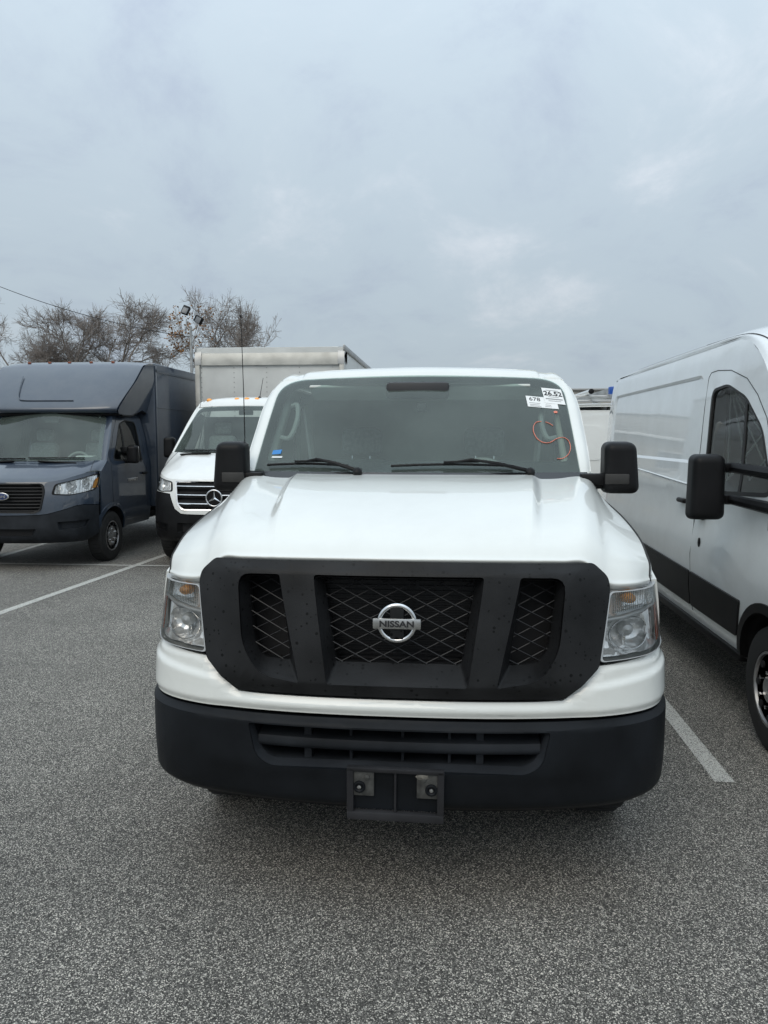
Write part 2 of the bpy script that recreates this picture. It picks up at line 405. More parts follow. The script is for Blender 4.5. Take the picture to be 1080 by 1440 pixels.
LENS = glass('lamp_lens', (.95, .955, .95), 1.42, diff=.025)
FRIT = mat('glass_border', (.012, .013, .015), .25, coat=.6)
REFL = mat('reflector', (.75, .76, .77), .13, metal=1, noise=(25, .6, 1.2))
LAMPG = mat('lamp_grey', (.55, .56, .56), .35, metal=.4)
AMBER = mat('amber_plastic', (.95, .36, .03), .3, coat=.5)
ORED = mat('orange_reflector', (.65, .10, .02), .3, coat=.5)
TRIM = mat('interior_trim', (.62, .64, .60), .7, noise=(6, .9, 1.08))
TRIMD = mat('interior_dark', (.30, .31, .305), .75, noise=(8, .85, 1.15))
SEAT = mat('seat_fabric', (.26, .27, .27), .9, noise=(40, .8, 1.2), bump=(300, .3, .002))
PAPER = mat('sticker_paper', (.8, .8, .78), .6)
INK = mat('ink', (.02, .02, .022), .6)
SEAM = mat('panel_gap', (.02, .02, .02), .8)
GROOVE = mat('pressed_groove', (.22, .23, .24), .5)
LAMPW = mat('lamp_reflector', (.98, .98, .975), .12, metal=.45, noise=(30, .75, 1.1))
TRUCKIN = mat('truck_cab_grey', (.075, .08, .082), .8)
DARKIN = mat('mirror_base_dark', (.03, .03, .032), .6)
RUST = mat('rusty_steel', (.10, .06, .04), .8, noise=(25, .5, 1.6))
# ------------------------------------------------------------------ ground and painted lines
ASPH = asphalt_mat()
LINE = line_mat()
g = mesh('ground', [(-400, -60, 0), (400, -60, 0), (400, 700, 0), (-400, 700, 0)], [(0, 1, 2, 3)], ASPH)
tag(g, 'grey coarse asphalt of the parking lot', kind='structure')
def pline(a, b, wd=.1, z=.004):
    a, b = Vector((*a, z)), Vector((*b, z)); t = (b-a).normalized(); n = Vector((-t.y, t.x, 0))*wd/2
    o = mesh('parking_line', [a-n, b-n, b+n, a+n], [(0, 1, 2, 3)], LINE); o['kind'] = 'structure'; return o
pline((1.412, 3.82), (1.412, 16))
pline((-1.45, 3.9), (-1.45, 16))
pline((-4.62, 4.6), (-4.06, 13.2))
pline((-6.55, 9.92), (-6.9, 16))
pline((-14, 9.85), (20, 9.88), .075, .008)
pline((4.3, 3.9), (4.3, 16))
# ------------------------------------------------------------------ wheels shared by all vehicles
def wheel(root, x, y, r, side, wd=.24, rim=.22, style=0, name='wheel'):
    """side +1: outer face looks to +x"""
    w = bpy.data.objects.new(name, None); COL.objects.link(w); w.parent = root; w.location = (x, y, r)
    ax = (side, 0, 0)
    b = B(); h = wd/2
    b.lathe([(rim*.98, -h*.9), (r*.86, -h), (r*.97, -h*.85), (r, -h*.6), (r, h*.6), (r*.97, h*.85), (r*.86, h), (rim*1.02, h*.93), (rim*.98, h*.8)], (0, 0, 0), ax, 40)
    for k in range(44):           # tread blocks
        a = 2*math.pi*k/44; M = Matrix.Rotation(a, 3, 'X')
        b.box(M @ Vector((0, 0, r+.001)), (wd*.62, r*.09, .010), 0, M)
    b.obj('tyre', RUBBER, w)
    b = B()
    b.lathe([(rim, h*.80), (rim*1.0, h*.92), (rim*.93, h*.93), (rim*.90, h*.70), (rim*.62, h*.55 if style else h*.82), (rim*.55, h*.62 if style else h*.9), (rim*.40, h*.62 if style else h*.9), (rim*.34, h*.95), (0, h*1.0)], (0, 0, 0), ax, 32)
    rm = b.obj('rim', STEEL, w)
    b = B()
    for k in range(10 if not style else 8):
        n = 10 if not style else 8; a = 2*math.pi*k/n; q = Vector((side*h*.74, math.cos(a)*rim*.76, math.sin(a)*rim*.76))
        b.lathe([(rim*.10, -.02), (rim*.10, .018), (0, .019)], q, ax, 10)
    b.obj('vent_hole', VOID, rm)['kind'] = 'stuff'
    b = B()
    for k in range(6):
        a = 2*math.pi*(k+.5)/6; b.lathe([(.012, 0), (.012, .022), (0, .026)], (side*h*.88, math.cos(a)*rim*.46, math.sin(a)*rim*.46), ax, 6)
    b.obj('wheel_nut', CHROME, rm)['kind'] = 'stuff'
    return w

# ------------------------------------------------------------------ the white cargo van in the middle
NV = thing('cargo_van', 'white cargo van with wide black grille, nose on to the viewer, between the parking lines', 'van', (-.181, 2.60, 0), rad(-.3))
_pl = cr([(0, 0), (.2, .003), (.4, .016), (.58, .042), (.745, .086), (.872, .146), (.963, .230), (1.017, .35), (1.041, .48), (1.046, .62), (1.046, .8)], 12)
_pu = np.array([p[0] for p in _pl]); _pv = np.array([p[1] for p in _pl])
_ps = np.concatenate([[0], np.cumsum(np.hypot(np.diff(_pu), np.diff(_pv)))])
lean = tabf([(.36, .03), (.42, .008), (.52, 0), (.70, 0), (.76, .008), (.82, .018), (.95, .036), (1.1, .06), (1.2, .08), (1.32, .115)])
usc = tabf([(.36, .982), (.44, .995), (.6, 1.0), (.85, 1.0), (.95, .99), (1.2, .968), (1.32, .955)])
def FR(s, w):
    a = abs(s); return Vector((math.copysign(float(np.interp(a, _ps, _pu))*usc(w), s), float(np.interp(a, _ps, _pv))+lean(w), w))
_mono = np.maximum.accumulate(_pu + np.arange(len(_pu))*1e-7)
def su(u, w): return math.copysign(float(np.interp(abs(u)/usc(w), _mono, _ps)), u)
def fp(u, w): return (su(u, w), w)
SEND = float(np.interp(.50, _pv, _ps))                # where the nose meets the side panels
# dark space behind the grille and lamps
patch('front_core', [(-1.15, .46), (1.15, .46), (1.15, 1.27), (-1.15, 1.27)], lambda s, w: FR(s*.93, w)+Vector((0, .17, 0)), VOID, NV, step=.15)
b = B(); b.box((0, .215, 1.07), (.66, .02, .42))
for k in range(22): b.box((0, .20, .87+k*.019), (.62, .01, .004))
b.obj('radiator', RADI, NV, smooth=False)
# black surround of the grille
gh = [fp(u, w) for u, w in ((0, .820), (.600, .820), (.720, .926), (.764, 1.20), (.757, 1.238), (.708, 1.292), (0, 1.299))]
gout = rpoly([(x, y, .016 if 0 < i < 6 else 0) for i, (x, y) in enumerate(gh)] + [(-x, y, .016) for x, y in gh[5:0:-1]], .03)
C_out = rpoly([(-.308, 1.245), (.308, 1.245), (.252, .862), (-.252, .862)][::-1], .014, 3)
C_in = rpoly([(-.286, 1.243), (.286, 1.243), (.230, .926), (-.230, .926)][::-1], .014, 3)
S_out = rpoly([(.436, 1.243, .012), (.598, 1.240, .05), (.572, .985, .05), (.505, .885, .05), (.352, .862, .012)][::-1], .03, 4)
S_in = rpoly([(.452, 1.238, .012), (.580, 1.234, .035), (.548, .985, .04), (.512, .930, .03), (.402, .924, .012)][::-1], .02, 4)
tos = lambda P: [(su(x, y), y) for x, y in P]
mir = lambda P: [(-x, y) for x, y in reversed(P)]
def goff(s, w):     # the surround rises from its rim and hollows a little along the top band
    e = min(w-.82, 1.297-w, .05)/.05
    return .004 + .020*sstep(0, 1, e)*(1-.5*sstep(.62, .76, abs(s)))
gs = patch('grille_surround', gout, FR, BLACKP, NV, holes=[tos(C_out), tos(S_out), mir(tos(S_out))], off=goff, thick=.05, step=.045)
b = B()
for Po, Pi in ((tos(C_out), tos(C_in)), (tos(S_out), tos(S_in)), (mir(tos(S_out)), mir(tos(S_in)))):
    def lp(P, o): return [FR(x, y)+Vector((0, -o, 0)) for x, y in P]
    A = [FR(x, y)+Vector((0, -goff(x, y), 0)) for x, y in Po]
    Mid = [FR(lerp(p[0], q[0], .35), lerp(p[1], q[1], .35))+Vector((0, .004, 0)) for p, q in zip(Po, Pi)]
    b.ring(A, Mid); b.ring(Mid, lp(Pi, -.055)); b.ring(lp(Pi, -.055), lp(Pi, -.09))
b.obj('grille_reveal', BLACKP, gs, angle=50)
def clip(poly, p, q):
    """parts of the segment p-q inside the polygon"""
    ts = []; n = len(poly)
    for i in range(n):
        a, c = poly[i-1], poly[i]; dx, dy = q[0]-p[0], q[1]-p[1]; ex, ey = c[0]-a[0], c[1]-a[1]; dn = dx*ey-dy*ex
        if abs(dn) < 1e-12: continue
        t = ((a[0]-p[0])*ey-(a[1]-p[1])*ex)/dn; s = ((a[0]-p[0])*dy-(a[1]-p[1])*dx)/dn
        if 0 <= s < 1 and 0 <= t <= 1: ts.append(t)
    ts.sort(); return [(ts[i], ts[i+1]) for i in range(0, len(ts)-1, 2)]
def wires(name, poly, px=.104, pz=.0525, ox=0.):
    b = B(); k = pz/px
    for sg in (1, -1):
        for i in range(-40, 41):
            x0 = ox + i*px; p = (x0-1.2, 1.085-sg*k*1.2); q = (x0+1.2, 1.085+sg*k*1.2)
            for t0, t1 in clip(poly, p, q):
                pts = []
                for j in range(5):
                    t = lerp(t0, t1, j/4); x, y = lerp(p[0], q[0], t), lerp(p[1], q[1], t)
                    pts.append(FR(su(x, y), y)+Vector((0, .060+.004*sg, 0)))
                b.tube(pts, .0025, 5)
    for i in range(-40, 41):           # knots where the wires cross
        for j in range(-8, 9):
            x, y = ox+i*px/2, 1.085+j*pz/2
            if (i+j) % 2 == 0 and len(clip(poly, (x-3, y), (x, y+1e-5))) and sum(1 for t in _inside(poly, x, y)) % 2:
                b.lathe([(.005, -.004), (.004, .004), (0, .006)], FR(su(x, y), y)+Vector((0, .058, 0)), (0, -1, 0), 6)
    o = b.obj(name, WIRE, NV); o['kind'] = 'stuff'; return o
def _inside(poly, x, y):
    for i in range(len(poly)):
        a, c = poly[i-1], poly[i]
        if (a[1] > y) != (c[1] > y) and x < (c[0]-a[0])*(y-a[1])/(c[1]-a[1])+a[0]: yield 1
wires('grille_mesh', C_in); wires('grille_mesh', S_in, ox=.02); wires('grille_mesh', mir(S_in), ox=-.02)
# badge
em = bpy.data.objects.new('badge', None); COL.objects.link(em); em.parent = NV; em.location = (0, .035, 1.090)
b = B(); n = 48; R0 = .0655
for k in range(n): pass
def torus(R, rx, ry, n=48, m=10, wide=1.):
    vs = []; fs = []
    for i in range(n):
        a = 2*math.pi*i/n
        for j in range(m):
            c = 2*math.pi*j/m; r = R + rx*math.cos(c); vs.append((r*math.cos(a)*wide, -ry*math.sin(c), r*math.sin(a)))
    for i in range(n):
        for j in range(m):
            fs.append((i*m+j, i*m+(j+1) % m, ((i+1) % n)*m+(j+1) % m, ((i+1) % n)*m+j))
    return vs, fs
b.add(*torus(.064, .0095, .010)); b.obj('badge_ring', CHROME, em)
b = B(); b.box((0, -.010, 0), (.172, .014, .038), .003); b.obj('badge_bar', mat('brushed_chrome', (.55, .55, .54), .3, metal=1, noise=(40, .8, 1.1)), em)
text('badge_lettering', 'NISSAN', .0305, INK, em, Matrix.Translation((0, -.0178, -.001)) @ RX90, .0008, .0010, sx=1.22)
b = B(); b.box((0, .016, 0), (.05, .05, .12), .004); b.obj('badge_bracket', BLACKP, em)
# white nose panel
top = [fp(1.03, .944), fp(.99, .940), fp(.86, .934), fp(.730, .926), fp(.706, .902), fp(.632, .833), fp(.598, .811), fp(.5, .809), (0, .809)]
half = [(0, .752), (.5, .752), (.8, .750), (SEND, .744), (SEND+.02, .85), (SEND, .946)] + top
pol = half[:-1] + [half[-1]] + [(-x, y) for x, y in reversed(half[1:-1])]
def foff(s, w):
    a = abs(s); lip = 0
    inner = .811 if a < .61 else lerp(.811, .926, min(1, (a-.61)/.14))
    d = inner - w if a < .76 else .94-w
    roll = sstep(0, .028, d)                      # rolled edge towards grille and lamps
    cz_ = lerp(.848, .892, min(1, max(0, (a-.64)/.5)))
    return -.014*(1-roll) + .012*sstep(.62, .74, a)*(1-sstep(cz_-.010, cz_+.016, w)) - .012*sstep(.775, .752, w)
patch('nose_panel', pol, FR, WHITE, NV, off=foff, thick=.03, step=.03, stepy=.008)
# bumper
half = [(0, .384), (.45, .386), (.80, .388), (.98, .390), (1.12, .400), (SEND, .435), (SEND, .730), (.8, .738), (.5, .740), (0, .741)]
bo = half + [(-x, y) for x, y in reversed(half[1:-1])]
IN = rpoly([(.545, .708, .012), (.520, .590, .03), (.470, .556, .04), (-.470, .556, .04), (-.520, .590, .03), (-.545, .708, .012)][::-1], .02)
IN2 = rpoly([(.535, .700, .012), (.500, .596, .03), (.462, .572, .04), (-.462, .572, .04), (-.500, .596, .03), (-.535, .700, .012)][::-1], .02)
def boff(s, w):
    return .014 - .022*sstep(.712, .741, w) - .030*sstep(.44, .384, w) - .006*sstep(.56, .50, w)*sstep(.9, .6, abs(s))
bu = patch('bumper', bo, FR, BUMPER, NV, holes=[tos(IN)], off=boff, thick=.06, step=.05, stepy=.014)
b = B(); A = [FR(su(x, y), y)-Vector((0, .013, 0)) for x, y in IN]; Bm = [FR(su(x, y), y)+Vector((0, .02, 0)) for x, y in IN2]; Cm = [p+Vector((0, .09, 0)) for p in Bm]
b.ring(A, Bm); b.ring(Bm, Cm); b.obj('intake_reveal', DGREY, bu)
for k, (z0, hh) in enumerate(((.640, .036),)):
    b = B(); P0 = []; 
    vs = []
    xs = np.linspace(-.515+.03*k, .515-.03*k, 17)
    for x in xs:
        p = FR(su(x, z0), z0)
        for dy, dz in ((.000, -hh*.5), (-.004, -hh*.1), (.004, hh*.45), (.075, hh*.75), (.075, hh*.2), (.01, -hh*.7)): vs.append((p.x, p.y+dy+.014, z0+dz))
    f = [(i*6+j, (i+1)*6+j, (i+1)*6+(j+1) % 6, i*6+(j+1) % 6) for i in range(16) for j in range(6)]
    f += [tuple(range(6)), tuple(96+j for j in range(5, -1, -1))]
    b.add(vs, f); b.obj('intake_slat', DGREY, NV)
for x in (-.33, -.17, .02, .19, .30):
    b = B(); b.box((x, .075, .632), (.010 if abs(x) < .3 else .026, .05, .13)); b.obj('intake_rib', DGREY, NV, smooth=False)
patch('lower_panel', [(-1.0, .36), (1.0, .36), (1.0, .55), (-1.0, .55)], lambda s, w: FR(s*.95, w)+Vector((0, .14, 0)), VOID, NV, step=.12)
# number plate bracket
PB = bpy.data.objects.new('plate_bracket', None); COL.objects.link(PB); PB.parent = NV; PB.location = (0, -.036, .488)
PB.rotation_euler = (rad(4), rad(.6), 0)
BRK = plastic('bracket_plastic', (.024, .024, .026), .45)
b = B()
for c, s in (((0, 0, .090), (.345, .022, .016)), ((0, 0, -.086), (.345, .026, .030)), ((-.161, 0, 0), (.024, .022, .19)), ((.161, 0, 0), (.024, .022, .19)), ((0, .002, .01), (.008, .014, .17))): b.box(c, s, .003)
b.obj('bracket_frame', BRK, PB)
b = B(); b.box((0, .012, .012), (.31, .006, .16)); b.obj('bracket_backing', BUMPER, PB)
BR2 = mat('scuffed_plastic', (.05, .05, .047), .6, noise=(30, .5, 1.7))
for sg in (-1, 1):
    b = B(); b.box((sg*.115, .002, .035), (.078, .012, .094), .003); b.obj('bracket_tab', BR2, PB)
    b = B(); b.lathe([(.022, -.002), (.022, .004), (.016, .006), (.010, .001), (0, .001)], (sg*.128, -.006, .024), (0, -1, 0), 16); b.obj('screw_socket', BUMPER, PB)
    b = B(); b.lathe([(.007, 0), (.007, .005), (0, .007)], (sg*.128, -.006, .024), (0, -1, 0), 10); b.obj('screw', CHROME, PB)
    b = B(); b.lathe([(.010, 0), (.009, .004), (0, .006)], (sg*.100, -.005, .062), (0, -1, 0), 10); b.obj('rivet', BR2, PB)
b = B(); b.lathe([(.02, 0), (.016, .004), (0, .006)], (.095, -.005, .072), (0, -1, 0), 7, 1.2, .7); b.obj('mud_spot', mat('dry_mud', (.16, .15, .13), .9, noise=(80, .5, 1.5)), PB)
# headlamps
RIBG = glass('rib_glass', (.86, .87, .87), 1.6, .05, .06)
def headlamp(sg):
    H = bpy.data.objects.new('headlight', None); COL.objects.link(H); H.parent = NV
    q = [fp(.724, .941), fp(.90, .944), fp(1.0, .950), fp(1.022, .956), fp(1.004, 1.193), fp(.96, 1.190), fp(.762, 1.196)]
    q[2] = (q[2][0], .949); e0, e1 = su(1.022, .956)+.085, su(1.004, 1.19)+.105
    q[3] = (e0, .957); q[4] = (e1, 1.184); q[5] = (q[5][0], 1.183); q[6] = (q[6][0], 1.188)
    q = rpoly([(x, y, .02) for x, y in q], .02, 3)
    m = sg < 0
    patch('lens', q, FR, LENS, H, off=.006, thick=.0, step=.05, mirror=m)
    patch('lens_rim', q, FR, LAMPG, H, holes=[[(x+(cx_-x)*.028, y+(cy_-y)*.028) for x, y in q] for cx_, cy_ in [(sum(p[0] for p in q)/len(q), sum(p[1] for p in q)/len(q))]], off=.008, thick=.012, step=.06, mirror=m)
    b = B(); A = [FR(x, y)+Vector((0, .002, 0)) for x, y in q]
    cxm, cym = su(.87, 1.07), 1.07
    Bk = [FR(lerp(x, cxm, .06), lerp(y, cym, .06))+Vector((-.02, .10, 0)) for x, y in q]
    b.ring(Bk, A); (b if not m else b)
    b = b if not m else b.mirror(); b.obj('housing', LAMPG, H)
    patch('housing_back', q, lambda s, w: FR(lerp(s, cxm, .06), lerp(w, cym, .06))+Vector((-.02, .098, 0)), LAMPG, H, step=.08, mirror=m)
    # dividing bar between turn signal and main beam
    pts = [FR(su(x, z), z)+Vector((0, .02, 0)) for x, z in ((.752, 1.083), (.82, 1.088), (.90, 1.098), (.97, 1.108), (1.012, 1.118))]
    b = B(); b.tube(pts, .008, 8); b.tube([p+Vector((0, .04, .004)) for p in pts], .012, 6); b = b if not m else b.mirror(); b.obj('divider', LAMPG, H)
    # turn signal: amber bulb in a bright trough behind a ribbed window
    up_ = [fp(.772, 1.096), fp(.90, 1.108), fp(1.0, 1.122), (e1-.015, 1.128), (e1-.012, 1.186), fp(.96, 1.184), fp(.790, 1.188)]
    s0 = su(.872, 1.145)
    patch('signal_reflector', up_, FR, LAMPW, H, off=lambda s, w: -.022-.055*max(0, 1-((s-s0)/.15)**2-((w-1.146)/.062)**2), step=.018, mirror=m)
    c = FR(s0, 1.147)
    b = B(); b.lathe([(.017, -.02), (.021, .0), (.017, .022), (0, .032)], c+Vector((-.016, .046, .0)), (.25, -1, 0), 12, 1.4); b = b if not m else b.mirror(); b.obj('signal_bulb', AMBER, H)
    b = B(); k = 0
    while .785 + k*.0085 < 1.0:
        u = .785+k*.0085; z0, z1 = 1.106+.02*k*.0085/.25, 1.182; p0 = FR(su(u, z0), z0)+Vector((0, .012, 0)); p1 = FR(su(u, z1), z1)+Vector((0, .012, 0)); b.tube([p0, p1], .0022, 4); k += 1
    b = b if not m else b.mirror(); b.obj('signal_rib', RIBG, H)['kind'] = 'stuff'
    # main beam: bowl with a capped bulb, fluted flanks and a plain floor
    lo_ = [fp(.745, .958), fp(.90, .958), fp(1.0, .962), (e0-.014, .968), (e1-.030, 1.104), fp(1.0, 1.102), fp(.90, 1.09), fp(.770, 1.076)]
    s1 = su(.868, 1.02)
    def bowl(s, w):
        d = ((s-s1)/.115)**2+((w-1.028)/.074)**2
        o = -.020-.075*max(0, 1-d)**.8
        if d > .55: o -= .010*abs(math.sin((s-s1)*85))*sstep(.975, .995, w)
        return max(-.09, o)+.012*sstep(.978, .966, w)
    patch('beam_reflector', lo_, FR, LAMPW, H, off=bowl, step=.012, mirror=m)
    b = B(); b.tube([FR(s1+.104*math.cos(a), 1.026+.058*math.sin(a))+Vector((-.01, .018, 0)) for a in np.linspace(.25, 2*math.pi-.25, 30)], .0028, 5, False); b = b if not m else b.mirror(); b.obj('bowl_edge', CHROME, H)
    c = FR(s1, 1.028)
    b = B(); b.lathe([(.022, -.03), (.027, -.01), (.027, .006), (.019, .020), (0, .026)], c+Vector((-.022, .050, .006)), (.15, -1, 0), 20); b = b if not m else b.mirror(); b.obj('bulb_cap', LAMPG, H)
    b = B(); b.box(c+Vector((-.026, .066, -.035)), (.014, .03, .05), .004); b = b if not m else b.mirror(); b.obj('cap_stay', CHROME, H)
    # orange side reflector at the outer edge
    so = [fp(.984, .974), fp(1.008, .974), fp(.998, 1.100), fp(.980, 1.098)]
    patch('side_marker', so, FR, ORED, H, off=-.001, thick=.004, step=.05, mirror=m)
for sg in (1, -1): headlamp(sg)
# side panels
sb = tabf([(.38, .97), (.5, 1.0), (.7, 1.030), (.9, 1.036), (1.05, 1.034), (1.18, 1.022), (1.27, 1.004), (1.34, .978), (1.41, .940), (1.47, .908), (1.53, .884), (1.585, .873), (1.7, .875), (1.85, .872), (1.95, .862), (2.02, .840), (2.06, .808), (2.08, .76)])
def SD(v, w):
    n = .022*(1-sstep(.35, .85, v))+.02*sstep(5.6, 6.05, v)
    return Vector((sb(w)-n, v, w))
def arch(vc, r, lo, n=14):
    a0 = math.asin(min(1, (lo-.42)/r)); return [(vc - r*math.cos(a0+(math.pi-2*a0)*k/n), .42+r*math.sin(a0+(math.pi-2*a0)*k/n)) for k in range(n+1)]
FA, RA = .98, 4.69
fen_top = [(.43, 1.192), (.55, 1.232), (.75, 1.290), (.95, 1.345), (1.13, 1.405)]
side = [(.46, .75)] + [(.50, .74), (.52, .46)] + arch(FA, .47, .46) + arch(RA, .47, .46) + [(6.02, .46), (6.06, .8), (6.06, 1.6), (6.0, 2.0), (5.98, 2.06)] + [(1.80, 2.06), (1.745, 2.05)]
pil = [(1.70, 2.02), (1.58, 1.92), (1.45, 1.80), (1.31, 1.685), (1.20, 1.585), (1.165, 1.50)]
side += pil + [(1.13, 1.405)] + fen_top[-2::-1] + [(.42, 1.0), (.44, .80)]
doorw = rpoly([(1.46, 1.60), (2.42, 1.56), (2.44, 1.94), (1.80, 1.95)], .05)
for m in (False, True):
    sp = patch('side_panel', side, SD, WHITE, NV, holes=[doorw], off=0, thick=.02, step=.12, stepy=.05, mirror=m)
    patch('door_window', doorw, SD, SGLASS, NV, off=-.008, step=.15, mirror=m)
    ring_in = [(x+(1.98-x)*.05, y+(1.77-y)*.07) for x, y in doorw]
    patch('window_seal', doorw, SD, RUBBER, NV, holes=[ring_in], off=-.003, thick=.01, step=.2, mirror=m)
    dl = [(1.22, .52), (1.20, 1.3), (1.24, 1.58), (1.76, 2.02), (2.50, 2.03), (2.52, .52)]
    for ln_ in (dl, [(2.62, .52), (2.62, 2.03)], [(4.02, .52), (4.02, 2.03)]):
        b = B(); q = []
        for A, C in zip(ln_, ln_[1:]): q += [SD(lerp(A[0], C[0], i/14), lerp(A[1], C[1], i/14)) for i in range(14)]
        b.tube(q+[SD(*ln_[-1])], .0028, 4, False); (b.mirror() if m else b).obj('door_gap', SEAM, NV)
    b = B(); p = SD(2.38, 1.26); b.box(p+Vector((.022, 0, 0)), (.03, .19, .035), .01); (b.mirror() if m else b).obj('door_handle', MIRR, NV)
    b = B(); p = SD(3.0, .56); b.box((.985, 2.85, .50), (.03, 2.7, .10), .012); (b.mirror() if m else b).obj('sill', BUMPER, NV)
    for vc in (FA, RA):
        b = B(); A = arch(vc, .47, .46, 18); b.ring([SD(*p)-Vector((.002, 0, 0)) for p in A] , [SD(*p)-Vector((.38, 0, 0)) for p in A]); b.f = b.f[1:]; (b.mirror() if m else b).obj('wheel_well', VOID, NV)
# fender strip outside the bonnet seam
seam = [(.955, .405, 1.200), (.963, .47, 1.268), (.966, .62, 1.332), (.950, .86, 1.395), (.905, 1.13, 1.462)]
fs_out = [tuple(SD(v, w)) for v, w in fen_top]
fs_out[0] = tuple(FR(SEND-.04, 1.196))
P = [[tuple(p) for p in seam], [(lerp(a[0], c[0], .62)+.004, lerp(a[1], c[1], .45)-.004, lerp(a[2], c[2], .42)+.006) for a, c in zip(seam, fs_out)], fs_out]
P = [[r[i] for r in P] for i in range(5)]
for m in (False, True):
    grid_obj('fender', gridpts(P, 5, 6), WHITE, NV, flip=True, mirror=m)
    # lamp-side return between fender and nose panel
    patch('fender_corner', [(SEND-.05, .95), (SEND+.02, .95), (SEND+.02, 1.20), (SEND-.03, 1.20)], FR, WHITE, NV, off=-.006, step=.04, mirror=m)
    # cowl side, between the bonnet corner and the pillar foot
    Q = [[(.905, 1.13, 1.462), (.925, 1.15, 1.435), tuple(SD(1.13, 1.405)+Vector((0, .02, 0)))], [(.872, 1.10, 1.545), (.882, 1.16, 1.53), tuple(SD(1.19, 1.52))], [(.85, 1.12, 1.578), (.862, 1.16, 1.582), tuple(SD(1.21, 1.59))]]
    grid_obj('cowl_side', gridpts(Q, 4, 4), WHITE, NV, flip=True, mirror=m)
# bonnet
cols = [  # u, v, w at the cowl | u at the front edge, w at the front edge | weight of the outer profile | height change (plateau)
    (0, 1.035, 1.570, 0, 1.303, 0, .006), (.22, 1.040, 1.570, .20, 1.303, 0, .005), (.42, 1.050, 1.569, .36, 1.302, 0, .005), (.55, 1.062, 1.569, .455, 1.301, 0, .008), (.575, 1.065, 1.568, .475, 1.301, 0, .007),
    (.605, 1.068, 1.560, .505, 1.300, .02, -.017), (.63, 1.070, 1.558, .53, 1.300, .03, -.020), (.70, 1.082, 1.558, .60, 1.298, .12, -.014), (.775, 1.10, 1.562, .672, 1.296, .28, 0), (.825, 1.11, 1.558, .725, 1.258, .48, .004),
    (.856, 1.115, 1.545, .770, 1.213, .66, .004), (.884, 1.12, 1.507, .870, 1.203, .86, .003), (.905, 1.13, 1.462, .955, 1.200, 1, 0)]
pc_v = [1, .72, .44, .20, .075, .015, 0]; pc_w = [1, .905, .715, .46, .235, .065, 0]      # centre profile, share of run and of rise
po_v = [1, .63, .30, .11, .06, .015, 0]; po_w = [1, .745, .505, .30, .20, .06, 0]
rows = []
for i in range(7):
    r = []
    for (uc, vc, wc, uf, wf, k, pl_) in cols:
        e = FR(su(uf, wf), wf); cv = lerp(pc_v[i], po_v[i], k); cw = lerp(pc_w[i], po_w[i], k)
        tt = lerp(pc_v[i], po_v[i], k)
        if k == 1: r.append((seam[4-[0, 1, 2, 3, 3, 4, 4][i]][0], lerp(e.y, vc, cv), lerp(wf, wc, cw))); continue
        fade = [.35, 1, 1, .30, 0, 0, 0][i]
        r.append((lerp(e.x, uc, tt**.8), lerp(e.y, vc, cv), lerp(wf, wc, cw)+pl_*fade))
    rows.append(r)
rows.append([(p[0], p[1]+.03, p[2]-.012) for p in rows[-1]])
rows = [[(p[0], p[1]+(0 if j < 7 else .012), p[2]-(0 if j < 7 else .02)) for p in r] if j == 7 else r for j, r in enumerate(rows)]
hood = grid_obj('bonnet', gridpts([symrow(r) for r in rows], 5, 7), WHITE, NV, flip=True, angle=60)
for sgn in (1, -1):
    b = B(); q = cr([(sgn*p[0], p[1], p[2]) for p in [r[-1] for r in rows[:7]]], 5); b.tube([Vector(p) for p in q], .005, 5); b.obj('bonnet_gap', SEAM, NV)
# windscreen
def WS(x, y):
    a, t = x/.77, y/.75
    hw = lerp(.818, .795, t)
    return Vector((a*hw, 1.035+.575*t+.13*a*a*lerp(1, .9, t)-.02*math.sin(math.pi*t), 1.565+.523*t-.018*a*a*t))
wo = rpoly([(-.768, .002, .01), (.768, .002, .01), (.766, .748, .15), (-.766, .748, .15)], .1, 8)
wi = rpoly([(-.722, .098, .03), (.722, .098, .03), (.712, .690, .13), (-.712, .690, .13)], .1, 8)
wsg = patch('windscreen', wo, WS, GLASS, NV, off=.004, step=.08)
patch('glass_border', wo, WS, FRIT, wsg, holes=[wi], off=.0, thick=.004, step=.08)
patch('windscreen_frame', [(-.772, -.01), (.772, -.01), (.772, .752), (-.772, .752)], WS, WHITE, NV, holes=[wo], off=-.001, step=.08)
# pillars and header: band from the glass edge to the side panels
b = B()
for m in (False, True):
    P = []
    for t in (0, .12, .3, .5, .7, .85, .94, 1.0):
        i = WS(.77, .75*t); w = i.z
        o = Vector((sb(w)-.002, [p for p in pil][0][0], w))
        vv = float(np.interp(w, [1.50, 1.585, 1.685, 1.80, 1.92, 2.02, 2.05], [1.165, 1.20, 1.31, 1.45, 1.58, 1.70, 1.745])); o.y = vv
        k = i + Vector((-.012, .004, -.004)); mid = Vector((lerp(i.x, o.x, .62), lerp(i.y, o.y, .38)-.004, lerp(i.z, o.z, .5)+.004))
        P.append([tuple(k), tuple(i+Vector((.004, -.002, 0))), tuple(mid), tuple(o)])
    grid_obj('pillar', gridpts(P, 5, 4), WHITE, NV, flip=False, mirror=m)
rows = []
us = (0, .2, .4, .56, .65, .67, .69, .715, .755, .80, .822)
dz = (0, -.003, -.008, -.014, -.018, -.030, -.030, -.016, -.016, -.034, -.062)
